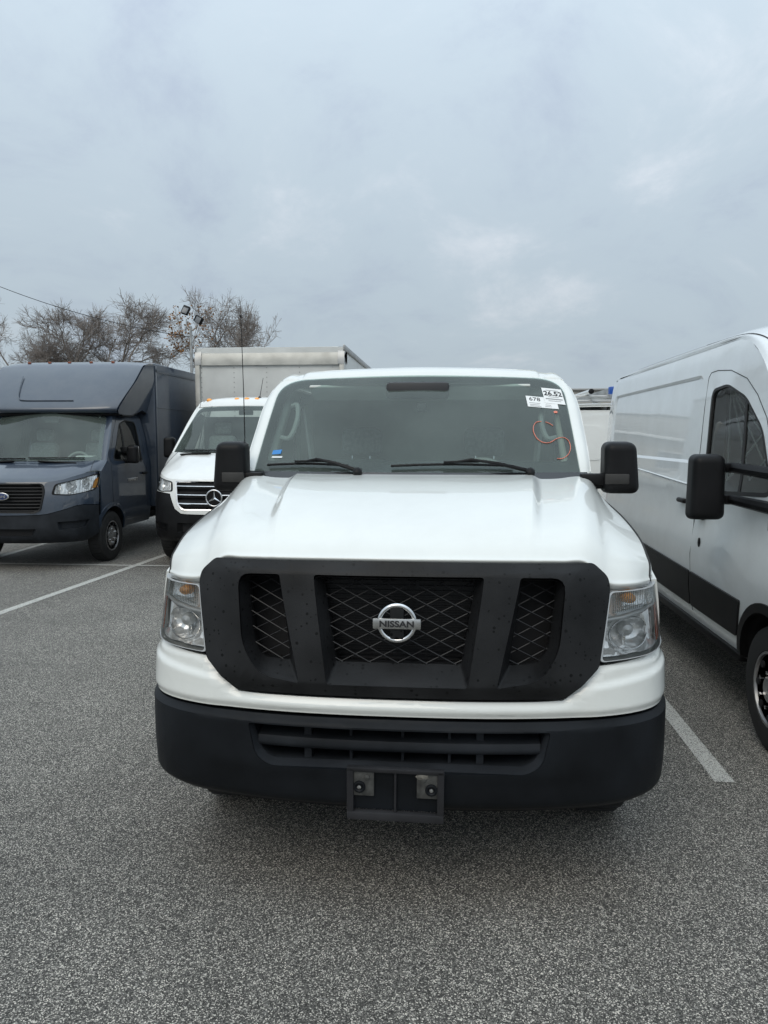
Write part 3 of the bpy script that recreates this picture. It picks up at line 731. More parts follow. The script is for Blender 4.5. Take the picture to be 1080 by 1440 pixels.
for k, (vv, ww, bow) in enumerate(((1.600, 2.082, 1), (1.615, 2.098, 1), (1.65, 2.124, .95), (1.72, 2.142, .8), (1.95, 2.152, .4), (3.4, 2.158, 0), (5.7, 2.150, 0), (5.98, 2.11, 0))):
    f = [.25, .45, .9, 1, 1, 1, 1, 1][k]
    rv = [1.718, 1.728, 1.75, 1.81, 2.0, 3.4, 5.7, 5.98][k]; rw = [2.058, 2.078, 2.094, 2.108, 2.120, 2.128, 2.12, 2.09][k]
    rows.append([(u, vv+.13*(u/.77)**2*bow, ww+d*f) if u < .70 else (u, rv, rw+{.715: 0, .755: .002, .80: -.022, .822: -.06}[u]) for u, d in zip(us, dz)])
for r in rows: pass
roof = grid_obj('roof', gridpts([symrow(r) for r in rows], 4, 5), WHITE, NV, flip=False, angle=60)
b = B(); b.box((0, 6.04, 1.30), (1.72, .06, 1.54), .03); b.obj('rear_door', WHITE, NV)
b = B(); b.box((0, 6.15, .52), (1.9, .16, .18), .03); b.obj('rear_bumper', CHROME, NV)
for sg in (1, -1):
    b = B(); b.box((sg*.93, 6.05, 1.25), (.10, .06, .36), .02); b.obj('tail_light', mat('tail_red', (.35, .01, .01), .2, coat=1), NV)
# cowl panel and wipers
patch('cowl_panel', [(-.80, -.05), (.80, -.05), (.80, .02), (-.80, .02)], lambda x, y: WS(x, y)+Vector((0, -.015, .002 if y > 0 else -.005)), FRIT, NV, step=.1)
for x0, x1, xe, xa in ((-.70, -.30, -.25, -.50), (-.10, .46, .53, .20)):
    wp = bpy.data.objects.new('wiper', None); COL.objects.link(wp); wp.parent = NV
    P = lambda x, y, o: WS(x, y)+Vector((0, -.020*o, .012*o))
    b = B(); b.tube([P(lerp(x0, x1, t), .050 + .012*math.sin(math.pi*t), 1.0) for t in np.linspace(0, 1, 9)], .0065, 6); b.obj('blade', MIRR, wp)
    b = B(); b.tube([P(xe, .012, 1.3), P(lerp(xe, xa, .45), .050, 2.2), P(lerp(xe, xa, .8), .076, 2.2), P(xa, .068, 1.7)], [.011, .009, .007, .006], 6); b.tube([P(xa-.06, .066, 1.7), P(xa+.10, .07, 1.7)], .006, 6); b.obj('wiper_arm', MIRR, wp)
    b = B(); b.lathe([(.022, 0), (.022, .03), (.012, .04), (0, .042)], WS(xe, .0)+Vector((0, -.02, .0)), (0, -.5, 1), 12); b.obj('wiper_pivot', MIRR, wp)
b = B()
for sgn in (-1, 1):
    pass
# mirrors
for sg in (1, -1):
    Mr = bpy.data.objects.new('door_mirror', None); COL.objects.link(Mr); Mr.parent = NV; Mr.location = (sg*.958+.038, 1.12, 1.605)
    bm = bmesh.new(); bmesh.ops.create_cube(bm, size=1)
    for v in bm.verts:
        v.co = Vector((v.co.x*.178, v.co.y*.14, v.co.z*.255))
        if v.co.z > 0 and v.co.x*sg > 0: v.co.x *= .74
        if v.co.y < 0: v.co.x *= .93; v.co.z *= .95
    bmesh.ops.bevel(bm, geom=bm.edges[:], offset=.042, segments=6, affect='EDGES', profile=.55)
    b = B(); b.bm(bm); b.obj('mirror_housing', MIRR, Mr)
    b = B(); b.box((0, .062, 0), (.14, .012, .205), .01); b.obj('mirror_glass', CHROME, Mr)
    b = B(); b.box((-sg*.028, -.069, -.052), (.112, .014, .050), .006); b.obj('mirror_band', plastic('mirror_band', (.03, .029, .028), .4), Mr)
    b = B(); b.box((-sg*.115-.012, -.015, -.055), (.13, .055, .055), .012); b.box((-sg*.105, .01, -.085), (.10, .04, .035), .012); b.obj('mirror_arm', MIRR, Mr)
    b = B(); b.box((-sg*.10-.038, .10, -.065), (.03, .14, .06), .01); b.obj('mirror_foot', MIRR, Mr)
# aerial on the left fender
AN = bpy.data.objects.new('aerial', None); COL.objects.link(AN); AN.parent = NV; AN.location = (-.850, 1.135, 1.560)
b = B(); b.lathe([(.024, -.03), (.020, .0), (.013, .014), (.008, .03), (0, .031)], (0, 0, 0), (0, 0, 1), 14); b.obj('aerial_base', MIRR, AN)
b = B(); b.tube([(0, 0, .02), (-.003, .0, .40), (-.010, .0, .785)], [.0028, .0022, .0017], 6); b.lathe([(.004, 0), (.004, .012), (0, .014)], (-.010, 0, .78), (0, 0, 1), 8); b.obj('aerial_mast', MIRR, AN)
# cabin
patch('dashboard', [(-.76, 0), (.76, 0), (.76, .75), (-.76, .75)], lambda x, y: Vector((x, 1.12+.10*(x/.76)**2+y*.62*(1-.2*(x/.76)**2), 1.530-.02*y+.012*math.sin(x*4+1)-.35*max(0, y-.56)**.8)), TRIMD, NV, step=.08)
b = B(); b.box((-.40, 1.52, 1.505), (.34, .22, .10), .03); b.obj('instrument_hood', TRIMD, NV) if False else None
b = B(); b.box((.34, 1.52, 1.50), (.40, .24, .12), .04); b.obj('instrument_hood', TRIM, NV)
b = B(); b.add(*[[(.36+x, 1.72-.35*z*0+y+z*.25, 1.44+z) for x, y, z in torus(.18, .016, .016)[0]], torus(.18, .016, .016)[1]]); b.obj('steering_wheel', TRIMD, NV)
for x in (-.42, .40):
    st = bpy.data.objects.new('cab_seat', None); COL.objects.link(st); st.parent = NV; st.location = (x, 2.2, 0)
    b = B(); b.box((0, .18, 1.30), (.50, .16, .62), .06, Matrix.Rotation(rad(-10), 3, 'X'), 3, (.86, 1)); b.obj('backrest', SEAT, st)
    b = B(); b.box((0, -.08, .95), (.52, .52, .16), .05); b.obj('seat_cushion', SEAT, st)
    b = B(); b.box((0, .28, 1.72), (.27, .11, .19), .045, Matrix.Rotation(rad(-8), 3, 'X'), 3); b.obj('headrest', SEAT, st)
    for xx in (-.06, .06): b = B(); b.tube([(xx, .24, 1.58), (xx, .27, 1.70)], .006); b.obj('headrest_post', CHROME, st)
b = B(); b.box((0, 2.85, 1.25), (1.62, .03, 1.6)); b.obj('bulkhead', TRIM, NV)
b = B(); b.box((0, 1.9, .80), (1.8, 2.0, .04)); b.obj('cab_floor', TRIMD, NV)
patch('headliner', [(-.72, 0), (.72, 0), (.72, 1.2), (-.72, 1.2)], lambda x, y: Vector((x, 1.68+.12*(x/.74)**2+y, 2.055+.03*sstep(0, .3, y)-.03*(x/.72)**4)), TRIM, NV, step=.15)
for sg in (1, -1):
    P = []
    for t in (.06, .3, .55, .8, .97):
        i = WS(.755, .75*t); P.append([tuple(Vector((sg*i.x, i.y, i.z))+Vector((0, .015, -.008))), (sg*(i.x-.05), i.y+.06, i.z-.02), (sg*(i.x-.045), i.y+.16, i.z-.03)])
    grid_obj('pillar_trim', gridpts(P, 3, 3), TRIM, NV, flip=sg > 0)
    a, c = WS(.70, .30), WS(.70, .56)
    hp = [Vector((sg*(p.x-d), p.y+.055+e_, p.z-.02)) for p, d, e_ in ((c, .02, 0), (c, .055, -.02), (lerp(a, c, .5), .075, -.02), (a, .06, -.02), (a, .01, 0))]
    b = B(); b.tube([Vector(p) for p in cr(hp, 5)], .014, 8); b.obj('grab_handle', TRIMD, NV)
    p = WS(.36, .68); b = B(); b.box((sg*.38, p.y+.10, p.z-.035), (.46, .16, .018), .008, Matrix.Rotation(rad(-25), 3, 'X')); b.obj('sun_visor', TRIM, NV)
    b = B(); b.tube([(sg*.74, 2.15, 1.95), (sg*.70, 2.25, 1.45)], .02, 5); b.obj('seat_belt', TRIM, NV)
p = WS(0, .62); b = B(); b.box((0, p.y+.05, p.z+.005), (.34, .10, .09), .02); b.box((.02, p.y+.04, p.z-.085), (.055, .03, .05), .01); b.obj('mirror_mount', DARKIN, NV)
# labels and crayon marks on the glass
def wsm(x, y, rz=0.):
    """frame lying on the windscreen at (x, y)"""
    o = WS(x, y); d = 1e-3; X = (WS(x+d, y)-WS(x-d, y)).normalized(); Y = (WS(x, y+d)-WS(x, y-d)).normalized(); Z = X.cross(Y).normalized(); Y = Z.cross(X)
    M = Matrix((X, Y, Z)).transposed().to_4x4(); M.translation = o+Z*.0065
    return M @ Matrix.Rotation(rz, 4, 'Z')
def card(name, M, w_, h_, mt, parent, z=0):
    return mesh(name, [M @ Vector((sx_*w_/2, sy_*h_/2, z)) for sx_, sy_ in ((-1, -1), (1, -1), (1, 1), (-1, 1))], [(0, 1, 2, 3)], mt, parent, smooth=False)
GINK = mat('pale_ink', (.30, .30, .30), .7)
M = wsm(.700, .592, rad(-5)); c1 = card('label_sticker', M, .112, .135, PAPER, NV); c1['label'] = 'white paper label printed 26.52'
text('label_lettering', '26.52', .054, INK, c1, M @ Matrix.Translation((0, .018, .0012)), .0003, .0012, sx=.86)
for i, (yy, ww, hh) in enumerate(((.048, .07, .004), (-.010, .06, .003), (-.028, .094, .008), (-.045, .07, .003))): card('printed_line', M @ Matrix.Translation((0, yy, .0012)), ww, hh, GINK, c1)
M2 = wsm(.636, .538, rad(-5)) @ Matrix.Translation((0, 0, -.0011)); c2 = card('label_sticker', M2, .168, .092, PAPER, NV); c2['label'] = 'white paper label printed 678'
text('label_lettering', '678', .043, INK, c2, M2 @ Matrix.Translation((-.038, .020, .0006)), .0002, .0002, sx=.98)
for i, (yy, ww, xx) in enumerate(((-.012, .06, -.042), (-.026, .055, -.044), (-.038, .06, -.04), (-.02, .03, .03), (-.033, .035, .03))): card('printed_line', M2 @ Matrix.Translation((xx, yy, .0006)), ww, .004, GINK, c2)
CRAY = mat('orange_crayon', (.72, .22, .15), .7, noise=(60, .75, 1.3))
sq = [(.548, .398), (.505, .408), (.465, .400), (.440, .370), (.435, .330), (.455, .282), (.495, .255), (.545, .255), (.600, .282), (.650, .292), (.685, .270), (.692, .222), (.670, .175), (.625, .145), (.580, .142)]
sqm = lambda x, y: WS(.572+(x-.435)*.66, .112+(y-.142)*1.03)
b = B(); b.tube([sqm(p[0], p[1])+Vector((0, -.006, .004)) for p in cr(sq[1:], 5)], .0021, 4); b.tube([sqm(x, y)+Vector((0, -.006, .004)) for x, y in ((.535, .405), (.565, .393), (.588, .378))], .0020, 4)
M = wsm(.697, .462); b.lathe([(.011, 0), (.008, .001), (0, .001)], M.translation, -Vector((0, .6, -.8)), 7); b.obj('crayon_mark', CRAY, NV)['label'] = 'orange crayon letter S drawn on the windscreen'
M = wsm(-.672, .155, rad(5)); card('small_sticker', M, .05, .03, mat('blue_sticker', (.03, .22, .55), .5), NV); card('small_sticker', wsm(-.665, .118), .06, .010, PAPER, NV)
# underside and wheels
b = B(); b.box((0, 3.0, .50), (1.5, 5.4, .12), .03); b.box((0, .30, .46), (1.2, .12, .10), .02); b.obj('chassis', VOID, NV)
for x in (-.36, .40):
    b = B(); b.box((x, .14, .405), (.10, .10, .035), .012); b.obj('tow_hook', RUST, NV)
for x, sd in ((.86, 1), (-.86, -1)):
    wheel(NV, x, FA, .40, sd, .25, .225); wheel(NV, x, RA, .40, sd, .25, .225)
# ------------------------------------------------------------------ forward-control vans and truck cabs
def sub(name, parent, loc=(0, 0, 0)):
    o = bpy.data.objects.new(name, None); COL.objects.link(o); o.parent = parent; o.location = loc; return o
def seam_line(name, pts, f, parent, m, r=.003, mt=None, n=8):
    q = []
    for A, C in zip(pts, pts[1:]):
        for i in range(n): q.append(f(lerp(A[0], C[0], i/n), lerp(A[1], C[1], i/n)))
    q.append(f(*pts[-1])); b = B(); b.tube(q, r, 5, False)
    return (b.mirror() if m else b).obj(name, mt or SEAM, parent)
def euro_van(root, P):
    pt = P['paint']; low = P.get('bumper_mat', DGREY)
    pl = cr(P['plan'], 12); pu = np.array([p[0] for p in pl]); pv = np.array([p[1] for p in pl]); ps = np.concatenate([[0], np.cumsum(np.hypot(np.diff(pu), np.diff(pv)))])
    mono = np.maximum.accumulate(pu+np.arange(len(pu))*1e-7); ln = tabf(P['lean']); us = tabf(P['usc'])
    def F(s, w): a = abs(s); return Vector((math.copysign(float(np.interp(a, ps, pu))*us(w), s), float(np.interp(a, ps, pv))+ln(w), w))
    def s_(u, w): return math.copysign(float(np.interp(abs(u)/us(w), mono, ps)), u)
    sbt = tabf(P['sb']); ve = P['v_end']
    def S(v, w):
        fr = float(np.interp(v, pv+.1, pu))/pu[-1] if v < 1.0 else 1.
        return Vector((sbt(w)*min(1, fr) - (.03*sstep(ve-.35, ve, v) if not P.get('cab') else 0), v, w))
    se = float(np.interp(P['v_side']-.1, pv, ps)); vs = P['v_side']
    patch('front_core', [(-se*.95, .4), (se*.95, .4), (se*.95, 1.15), (-se*.95, 1.15)], lambda s, w: F(s*.92, w)+Vector((0, .14, 0)), VOID, root, step=.2)
    # lamps and grille outlines
    HL = [(s_(u, w) if u < 2 else se-(3-u), w) for u, w in P['lamp']]; HLr = rpoly([(x, y, .035) for x, y in HL], .03)
    GR = P['grille']; GRr = rpoly([(s_(u, w), w, r) for u, w, r in GR] + [(-s_(u, w), w, r) for u, w, r in reversed(GR)], .03)
    wb = P['wb']; wh = tabf(P['hood_edge'])
    n = 14
    ss = [se*i/n for i in range(n+1)]
    wbt = tabf(wb)
    up = [(s, wh(s)) for s in ss]; lo = [(s, wbt(s)) for s in ss]
    pol = [(-s, w) for s, w in reversed(lo[1:])] + lo + list(reversed(up)) + [(-s, w) for s, w in up[1:]]
    patch('nose_panel', pol, F, pt, root, holes=[GRr, HLr, mir(HLr)], off=lambda s, w: .008*math.sin(min(1, max(0, (w-.7)/.4))*math.pi), thick=.03, step=.06)
    bl = [(s, .36 + .10*sstep(se*.82, se, s)) for s in ss]
    pol = [(-s, w) for s, w in reversed(bl[1:])] + bl + list(reversed([(s, w-.008) for s, w in lo])) + [(-s, w-.008) for s, w in lo[1:]]
    FG = rpoly([(s_(u, w), w, .02) for u, w in P['fog']], .02); CI = rpoly([(s_(u, w), w, .02) for u, w in P['intake']] + [(-s_(u, w), w, .02) for u, w in reversed(P['intake'])], .02)
    bm_ = patch('bumper', pol, F, low, root, holes=[FG, mir(FG), CI], off=lambda s, w: .012-.03*sstep(.42, .36, w)+.012*sstep(.60, .52, w)*sstep(.55, .62, w), thick=.05, step=.06)
    for q in (FG, mir(FG), CI):
        b = B(); A = [F(x, y)-Vector((0, .01, 0)) for x, y in q]; cxx = sum(p[0] for p in q)/len(q); cyy = sum(p[1] for p in q)/len(q)
        b.ring(A, [F(lerp(x, cxx, .12), lerp(y, cyy, .12))+Vector((0, .05, 0)) for x, y in q]); b.obj('bumper_recess', low, bm_)
        patch('recess_back', q, lambda s, w: F(s, w)+Vector((0, .045, 0)), VOID if q is CI else low, bm_, step=.1)
    # grille
    gp = sub('grille', root)
    gh = tabf([(w, u) for u, w, r in sorted(GR, key=lambda g: g[1])])
    b = B(); A = [F(x, y)-Vector((0, .018, 0)) for x, y in GRr]; In = [F(x*.955, lerp(y, .97, .07))+Vector((0, -.012, 0)) for x, y in GRr]; In2 = [p+Vector((0, .06, 0)) for p in In]
    b.ring(A, In); b.ring(In, In2); b.ring([F(x, y)+Vector((0, .02, 0)) for x, y in GRr], A); b.obj('grille_frame', P.get('grille_mat', BLACKP), gp)
    patch('grille_back', GRr, lambda s, w: F(s*.98, w)+Vector((0, .06, 0)), VOID, gp, step=.12)
    w0, w1 = GR[0][1], GR[-1][1]
    nb = P['bars']
    for i in range(nb):
        w = lerp(w0, w1, (i+.6)/nb if nb > 4 else (i+.75)/(nb+.35)); hu = gh(w)*.955
        for chrome in ((0, 1) if P.get('chrome') else (0,)):
            b = B(); q = [F(s_(hu*t, w), w)+Vector((0, .012-.016*chrome, 0)) for t in np.linspace(-1, 1, 13)]
            hgt = (w1-w0)/nb*(.62 if P.get('chrome') else .45) if not chrome else .016
            vv = []
            for p in q: vv += [(p.x, p.y, p.z-hgt/2), (p.x, p.y-.006, p.z), (p.x, p.y, p.z+hgt/2), (p.x, p.y+.03, p.z)]
            b.add(vv, [(k*4+j, (k+1)*4+j, (k+1)*4+(j+1) % 4, k*4+(j+1) % 4) for k in range(12) for j in range(4)]); b.obj('grille_bar', CHROME if chrome else BLACKP, gp)
    em = sub('emblem', gp, (0, F(0, P['emblem'][1]).y-.03, P['emblem'][1]))
    if P['emblem'][0] == 'star':
        b = B(); b.add(*torus(.105, .011, .012)); b.obj('emblem_ring', CHROME, em)
        b = B(); b.lathe([(.098, 0), (.098, .004), (0, .006)], (0, .006, 0), (0, -1, 0), 32); b.obj('emblem_disc', MIRR, em)
        b = B()
        for k in range(3):
            a = math.pi/2+k*2*math.pi/3; d = Vector((math.cos(a), 0, math.sin(a))); e = Vector((-math.sin(a), 0, math.cos(a)))
            b.add([d*.104, e*.017, -e*.017, Vector((0, -.016, 0)), Vector((0, .004, 0))], [(0, 1, 3), (0, 3, 2), (0, 4, 1), (0, 2, 4)])
        b.obj('emblem_star', CHROME, em, smooth=False)
    else:
        b = B(); b.lathe([(.05, 0), (.05, .010), (.044, .013)], (0, 0, 0), (0, -1, 0), 36, 2.1, 1.); b.obj('emblem_ring', CHROME, em)
        b = B(); b.lathe([(.045, .006), (.040, .014), (0, .017)], (0, 0, 0), (0, -1, 0), 36, 2.1, 1.); b.obj('emblem_disc', mat('emblem_blue', (.01, .03, .12), .25, coat=1), em)
        text('emblem_lettering', 'Ford', .062, CHROME, em, Matrix.Translation((0, -.017, 0)) @ RX90 @ Matrix.Shear('XZ', 4, (0, 0)), .001, .0008)
    # lamps
    for m in (False, True):
        H = sub('headlight', root); hx = sum(p[0] for p in HL)/len(HL); hy = sum(p[1] for p in HL)/len(HL); L_ = max(p[0] for p in HL)-min(p[0] for p in HL)
        patch('lens', HLr, F, LENS, H, off=.008, step=.06, mirror=m)
        def dome(s, w):
            d = 9
            for k, c in enumerate(P['bowls']):
                d = min(d, math.hypot((s-hx-c[0]*L_)/c[2], (w-hy-c[1])/c[2]))
            return -.016-.05*max(0, 1-d*d)-.006*math.sin(s*160)*(d > 1)
        patch('reflector', HLr, F, LAMPW, H, off=dome, step=.018, mirror=m)
        patch('lens_rim', HLr, F, MIRR, H, holes=[[(lerp(x, hx, .07), lerp(y, hy, .10)) for x, y in HLr]], off=.0095, thick=.02, step=.06, mirror=m)
        for c in P['bowls']:
            b = B(); p = F(hx+c[0]*L_, hy+c[1]); b.lathe([(.012, 0), (.014, .02), (.008, .032), (0, .034)], p+Vector((-.01, .05, 0)), (.25, -1, 0), 12); (b.mirror() if m else b).obj('bulb', CHROME, H)
        if P.get('amber'):
            am = [(s_(u, w) if u < 2 else se-(3-u), w) for u, w in P['amber']]; patch('side_marker', am, F, AMBER, H, off=.003, thick=.004, step=.05, mirror=m)
    # bonnet
    V0, W0, V1, W1, hb, ht, bow = P['ws']
    def WSx(x, y):
        t = y; a = x; hw = lerp(hb, ht, t)
        return Vector((a*hw, lerp(V0, V1, t)+bow*a*a*lerp(1, .75, t)-.02*math.sin(math.pi*t), lerp(W0, W1, t)-.02*a*a*t+P.get('ws_drop', 0)*a*a*(1-t)))
    fen = P['fen_top']
    rows = []
    cq = (0, .2, .4, .55, .66, .76, .86, .94, 1.)
    pvv, pww = [1, .75, .5, .28, .12, .03, 0], [1, .83, .62, .40, .21, .06, 0]
    fenc = cr([tuple(S(v, w)) for v, w in fen], 8)
    for i in range(7):
        r = []
        for q in cq:
            cow = WSx(min(q*1.02, 1.0), 0)
            e = F(se*q, wh(se*q)); k = sstep(.5, 1, q)
            cu = lerp(cow.x, sbt(fen[-1][1]), sstep(.8, 1, q)*.6) if q > .8 else cow.x
            x = lerp(e.x, cu, pvv[i]**.85); y = lerp(e.y, cow.y-.005, pvv[i]); z = lerp(e.z, cow.z-.002, lerp(pww[i], pvv[i]**.9, k*.5)) + P.get('hump', .012)*math.exp(-((q-.62)/.10)**2)*[.2, 1, 1, .6, .2, 0, 0][i]
            if q == 1.: fcp = fenc[int(round((len(fenc)-1)*(pvv[i])))]; x, y, z = fcp
            elif q > .8: kk = (q-.8)/.2; fcp = fenc[int(round((len(fenc)-1)*(pvv[i])))]; x, y, z = lerp(x, fcp[0], kk**3), lerp(y, fcp[1], kk**3), lerp(z, fcp[2], kk**2.2)+.012*math.sin(kk*math.pi)
            r.append((x, y, z))
        rows.append(r)
    G = gridpts([symrow(r) for r in rows], 4, 5)
    hood = grid_obj('bonnet', G, pt, root, flip=True, angle=60)
    for m in (False, True):
        q = cr([r[6] for r in rows], 6); b = B(); b.tube([Vector(p)+Vector((0, 0, .0005)) for p in q], .0035, 5, False); (b.mirror() if m else b).obj('bonnet_gap', SEAM, root)
    # windscreen
    wo = rpoly([(-.985, .0, .02), (.985, .0, .02), (.985, .995, .12), (-.985, .995, .12)], .1, 6); wi = rpoly([(-.93, .085, .04), (.93, .085, .04), (.92, .90, .10), (-.92, .90, .10)], .1, 6)
    g = patch('windscreen', wo, WSx, GLASS, root, off=.004, step=.1); patch('glass_border', wo, WSx, FRIT, g, holes=[wi], off=0, thick=.004, step=.1)
    patch('windscreen_frame', [(-1.0, -.02), (1.0, -.02), (1.0, 1.0), (-1.0, 1.0)], WSx, pt, root, holes=[wo], off=-.002, step=.1)
    b = B(); b.tube([WSx(x, .035)+Vector((0, -.02, .014)) for x in np.linspace(-.80, -.05, 9)], .010, 6); b.obj('wiper', MIRR, root)
    b = B(); b.tube([WSx(x, .05)+Vector((0, -.02, .014)) for x in np.linspace(.0, .78, 9)], .010, 6); b.obj('wiper', MIRR, root)
    # sides
    def arc(vc, r, lo, rr, n=14):
        a0 = math.asin(min(1, (lo-rr)/r)); return [(vc-r*math.cos(a0+(math.pi-2*a0)*k/n), rr+r*math.sin(a0+(math.pi-2*a0)*k/n)) for k in range(n+1)]
    FAx, RAx, tr = P['fa'], P['ra'], P['tyre']
    ptop = P['pillar']            # from the roof down to the bonnet corner, (v, w)
    sl = .44
    side = [(vs, wbt(se)-.004), (vs, sl)] + arc(FAx, tr+.07, sl, tr)
    if not P.get('cab'): side += arc(RAx, tr+.07, sl, tr)
    side += [(ve, sl), (ve, P['side_top']), (P['pillar'][0][0]+.05, P['side_top'])] + ptop + list(reversed(fen)) + [(vs, 1.1), (vs, .95)]
    dw = rpoly([(v, w, .07) for v, w in P['door_window']], .05, 5)
    for m in (False, True):
        hs = [dw]
        if P.get('press'):
            v0, v1, w0, w1 = P['press']; q0 = rpoly([(v0, w0), (v1, w0), (v1, w1), (v0, w1)], .10, 6); q1 = rpoly([(v0+.03, w0+.022), (v1-.03, w0+.022), (v1-.03, w1-.022), (v0+.03, w1-.022)], .09, 6); hs.append(q0)
            b = B(); b.ring([S(*p) for p in q1], [S(*p)-Vector((.014, 0, 0)) for p in q1]) if False else b.ring([S(*p)-Vector((.016, 0, 0)) for p in q1], [S(*p) for p in q0]); (b.mirror() if m else b).obj('press_edge', pt, root, angle=25)
            patch('pressed_panel', q1, S, pt, root, off=-.016, step=.15, stepy=.1, mirror=m)
        patch('side_panel', side, S, pt, root, holes=hs, thick=.02, step=.13, stepy=.06, mirror=m)
        cxv = sum(p[0] for p in dw)/len(dw); cxw = sum(p[1] for p in dw)/len(dw)
        patch('door_window', dw, S, SGLASS, root, off=-.010, step=.2, mirror=m)
        patch('window_seal', dw, S, RUBBER, root, holes=[[(lerp(v, cxv, .055), lerp(w, cxw, .06)) for v, w in dw]], off=.002, thick=.012, step=.2, mirror=m)
        vd = P['divider']; patch('window_divider', [(vd[0]-.02, vd[1]), (vd[0]+.015, vd[1]), (vd[2]+.015, vd[3]), (vd[2]-.02, vd[3])], S, RUBBER, root, off=-.004, thick=.006, step=.1, mirror=m)
        seam_line('door_gap', P['door'], S, root, m)
        # lower cladding and sill
        mt_ = P.get('mould')
        if mt_:
            patch('side_moulding', rpoly([(FAx+tr+.10, .54), (2.355, .54), (2.355, .79), (FAx+tr+.03, .775)], .02), S, mt_, root, off=.014, thick=.014, step=.15, mirror=m)
            patch('side_moulding', rpoly([(2.375, .54), (RAx-tr-.10, .55), (RAx-tr-.04, .82), (2.375, .79)], .02), S, mt_, root, off=.014, thick=.014, step=.15, mirror=m)
            patch('side_moulding', rpoly([(RAx+tr+.06, .55), (ve-.1, .55), (ve-.1, .84), (RAx+tr+.03, .83)], .02), S, mt_, root, off=.014, thick=.014, step=.15, mirror=m)
        A = arc(FAx, tr+.065, .40, tr, 20)
        for vc in ((FAx,) if P.get('cab') else (FAx, RAx)):
            A = arc(vc, tr+.068, .42, tr, 20); A2 = arc(vc, tr+.125, .42, tr, 20)
            if mt_ or P.get('arch_trim'):
                b = B(); k = len(A); q0 = [S(*p)+Vector((.016, 0, 0)) for p in A]; q1 = [S(*p)+Vector((.012, 0, 0)) for p in A2]; q2 = [S(*p)-Vector((.004, 0, 0)) for p in A2]; q3 = [p-Vector((.05, 0, 0)) for p in q0]
                b.add(q3+q0+q1+q2, [(j*k+i, j*k+i+1, (j+1)*k+i+1, (j+1)*k+i) for j in range(3) for i in range(k-1)]); (b.mirror() if m else b).obj('arch_trim', P.get('arch_trim', mt_), root)
            b = B(); b.ring([S(*p)-Vector((.004, 0, 0)) for p in A], [S(*p)-Vector((.42, 0, 0)) for p in A]); b.f = b.f[1:]; (b.mirror() if m else b).obj('wheel_well', VOID, root)
        if P.get('sill'):
            b = B(); b.box((sbt(.42)-.012, (FAx+RAx)/2, .415), (.085, RAx-FAx-2*tr-.12, .055), .012); (b.mirror() if m else b).obj('side_step', MIRR, root)
        if P.get('handles'):
            for hv, hw_ in P['handles']:
                b = B(); p = S(hv, hw_); b.box(p+Vector((.022, 0, 0)), (.035, .17, .036), .014); (b.mirror() if m else b).obj('door_handle', MIRR, root)
        # pillar band between glass and side
        rows = []
        for t in np.linspace(0, 1, 8):
            i = WSx(1.0, t); vv = float(np.interp(i.z, [p[1] for p in reversed(ptop)], [p[0] for p in reversed(ptop)])); o = S(max(vv, i.y+.01), i.z); o.y = vv
            mid = Vector((lerp(i.x, o.x, .65), lerp(i.y, o.y, .4)-.006, (i.z+o.z)/2+.006)); rows.append([tuple(i+Vector((-.01, .004, -.003))), tuple(i), tuple(mid), tuple(o)])
        grid_obj('pillar', gridpts(rows, 4, 3), pt, root, mirror=m)
        # mirror
        Mx, My, Mz, mw, mh = P['mirror']; sg = -1 if m else 1
        Mr = sub('door_mirror', root, (sg*Mx, My, Mz))
        bm = bmesh.new(); bmesh.ops.create_cube(bm, size=1)
        for v in bm.verts:
            v.co = Vector((v.co.x*mw, v.co.y*.14, v.co.z*mh))
            if v.co.y < 0: v.co.x *= .90; v.co.z *= .94
            if v.co.z > 0: v.co.x *= .92
        bmesh.ops.bevel(bm, geom=bm.edges[:], offset=.045, segments=5, affect='EDGES', profile=.55)
        b = B(); b.bm(bm); b.obj('mirror_housing', MIRR, Mr)
        b = B(); b.box((0, .066, 0), (mw*.82, .012, mh*.84), .008); b.obj('mirror_glass', CHROME, Mr)
        inner = sbt(Mz)-Mx
        for dz in P.get('arms', (-.02,)):
            b = B(); b.tube([(sg*-mw*.2, .0, dz), (sg*(mw*.3*0+.06), .0, dz), (sg*(inner-.0), .06, dz-.03)] if inner > .1 else [(0, 0, dz), (sg*-(mw/2+.05), .02, dz), (sg*inner, P.get('arm_dy', .06), dz-.02)], [.028, .030, .036], 8); b.obj('mirror_arm', MIRR, Mr)
        b = B(); b.box((sg*(inner-.012), P.get('arm_dy', .10), -.06), (.03, .20, .34), .012); b.obj('mirror_foot', MIRR, Mr)
    # roof
    rr = P['roof']; uu = (0, .25, .5, .7, .82, .90, .94, .965, 1.0)
    rows = []
    for k, (v, w, hw, drop, bw) in enumerate(rr):
        rows.append([(u*hw, v+bow*.75*u*u*bw, w-drop*(u**3.2) - (.012 if .93 < u < .95 and k > 1 else 0)) for u in uu])
    grid_obj('roof', gridpts([symrow(r) for r in rows], 3, 5), pt, root, angle=60)
    pq = sorted(ptop); link_ = []
    for r in rows:
        x, y, z = r[-1]; w = float(np.interp(y, [p[0] for p in pq], [p[1] for p in pq])); w = min(w, P['side_top']); o = S(y, w); y2 = y
        link_.append([(x-.004, y, z-.002), (lerp(x, o.x, .6)+.004, y2, lerp(z, w, .35)+.006), (o.x, y2, w)])
    for m in (False, True):
        grid_obj('roof_rail', gridpts(link_, 4, 5), pt, root, mirror=m, angle=60)
        b = B(); b.tube([Vector(p) for p in cr([l[0] for l in link_[:6]], 5)], .006, 5, False); (b.mirror() if m else b).obj('roof_ditch', SEAM, root)
    # cabin
    cz = P['ws'][1]
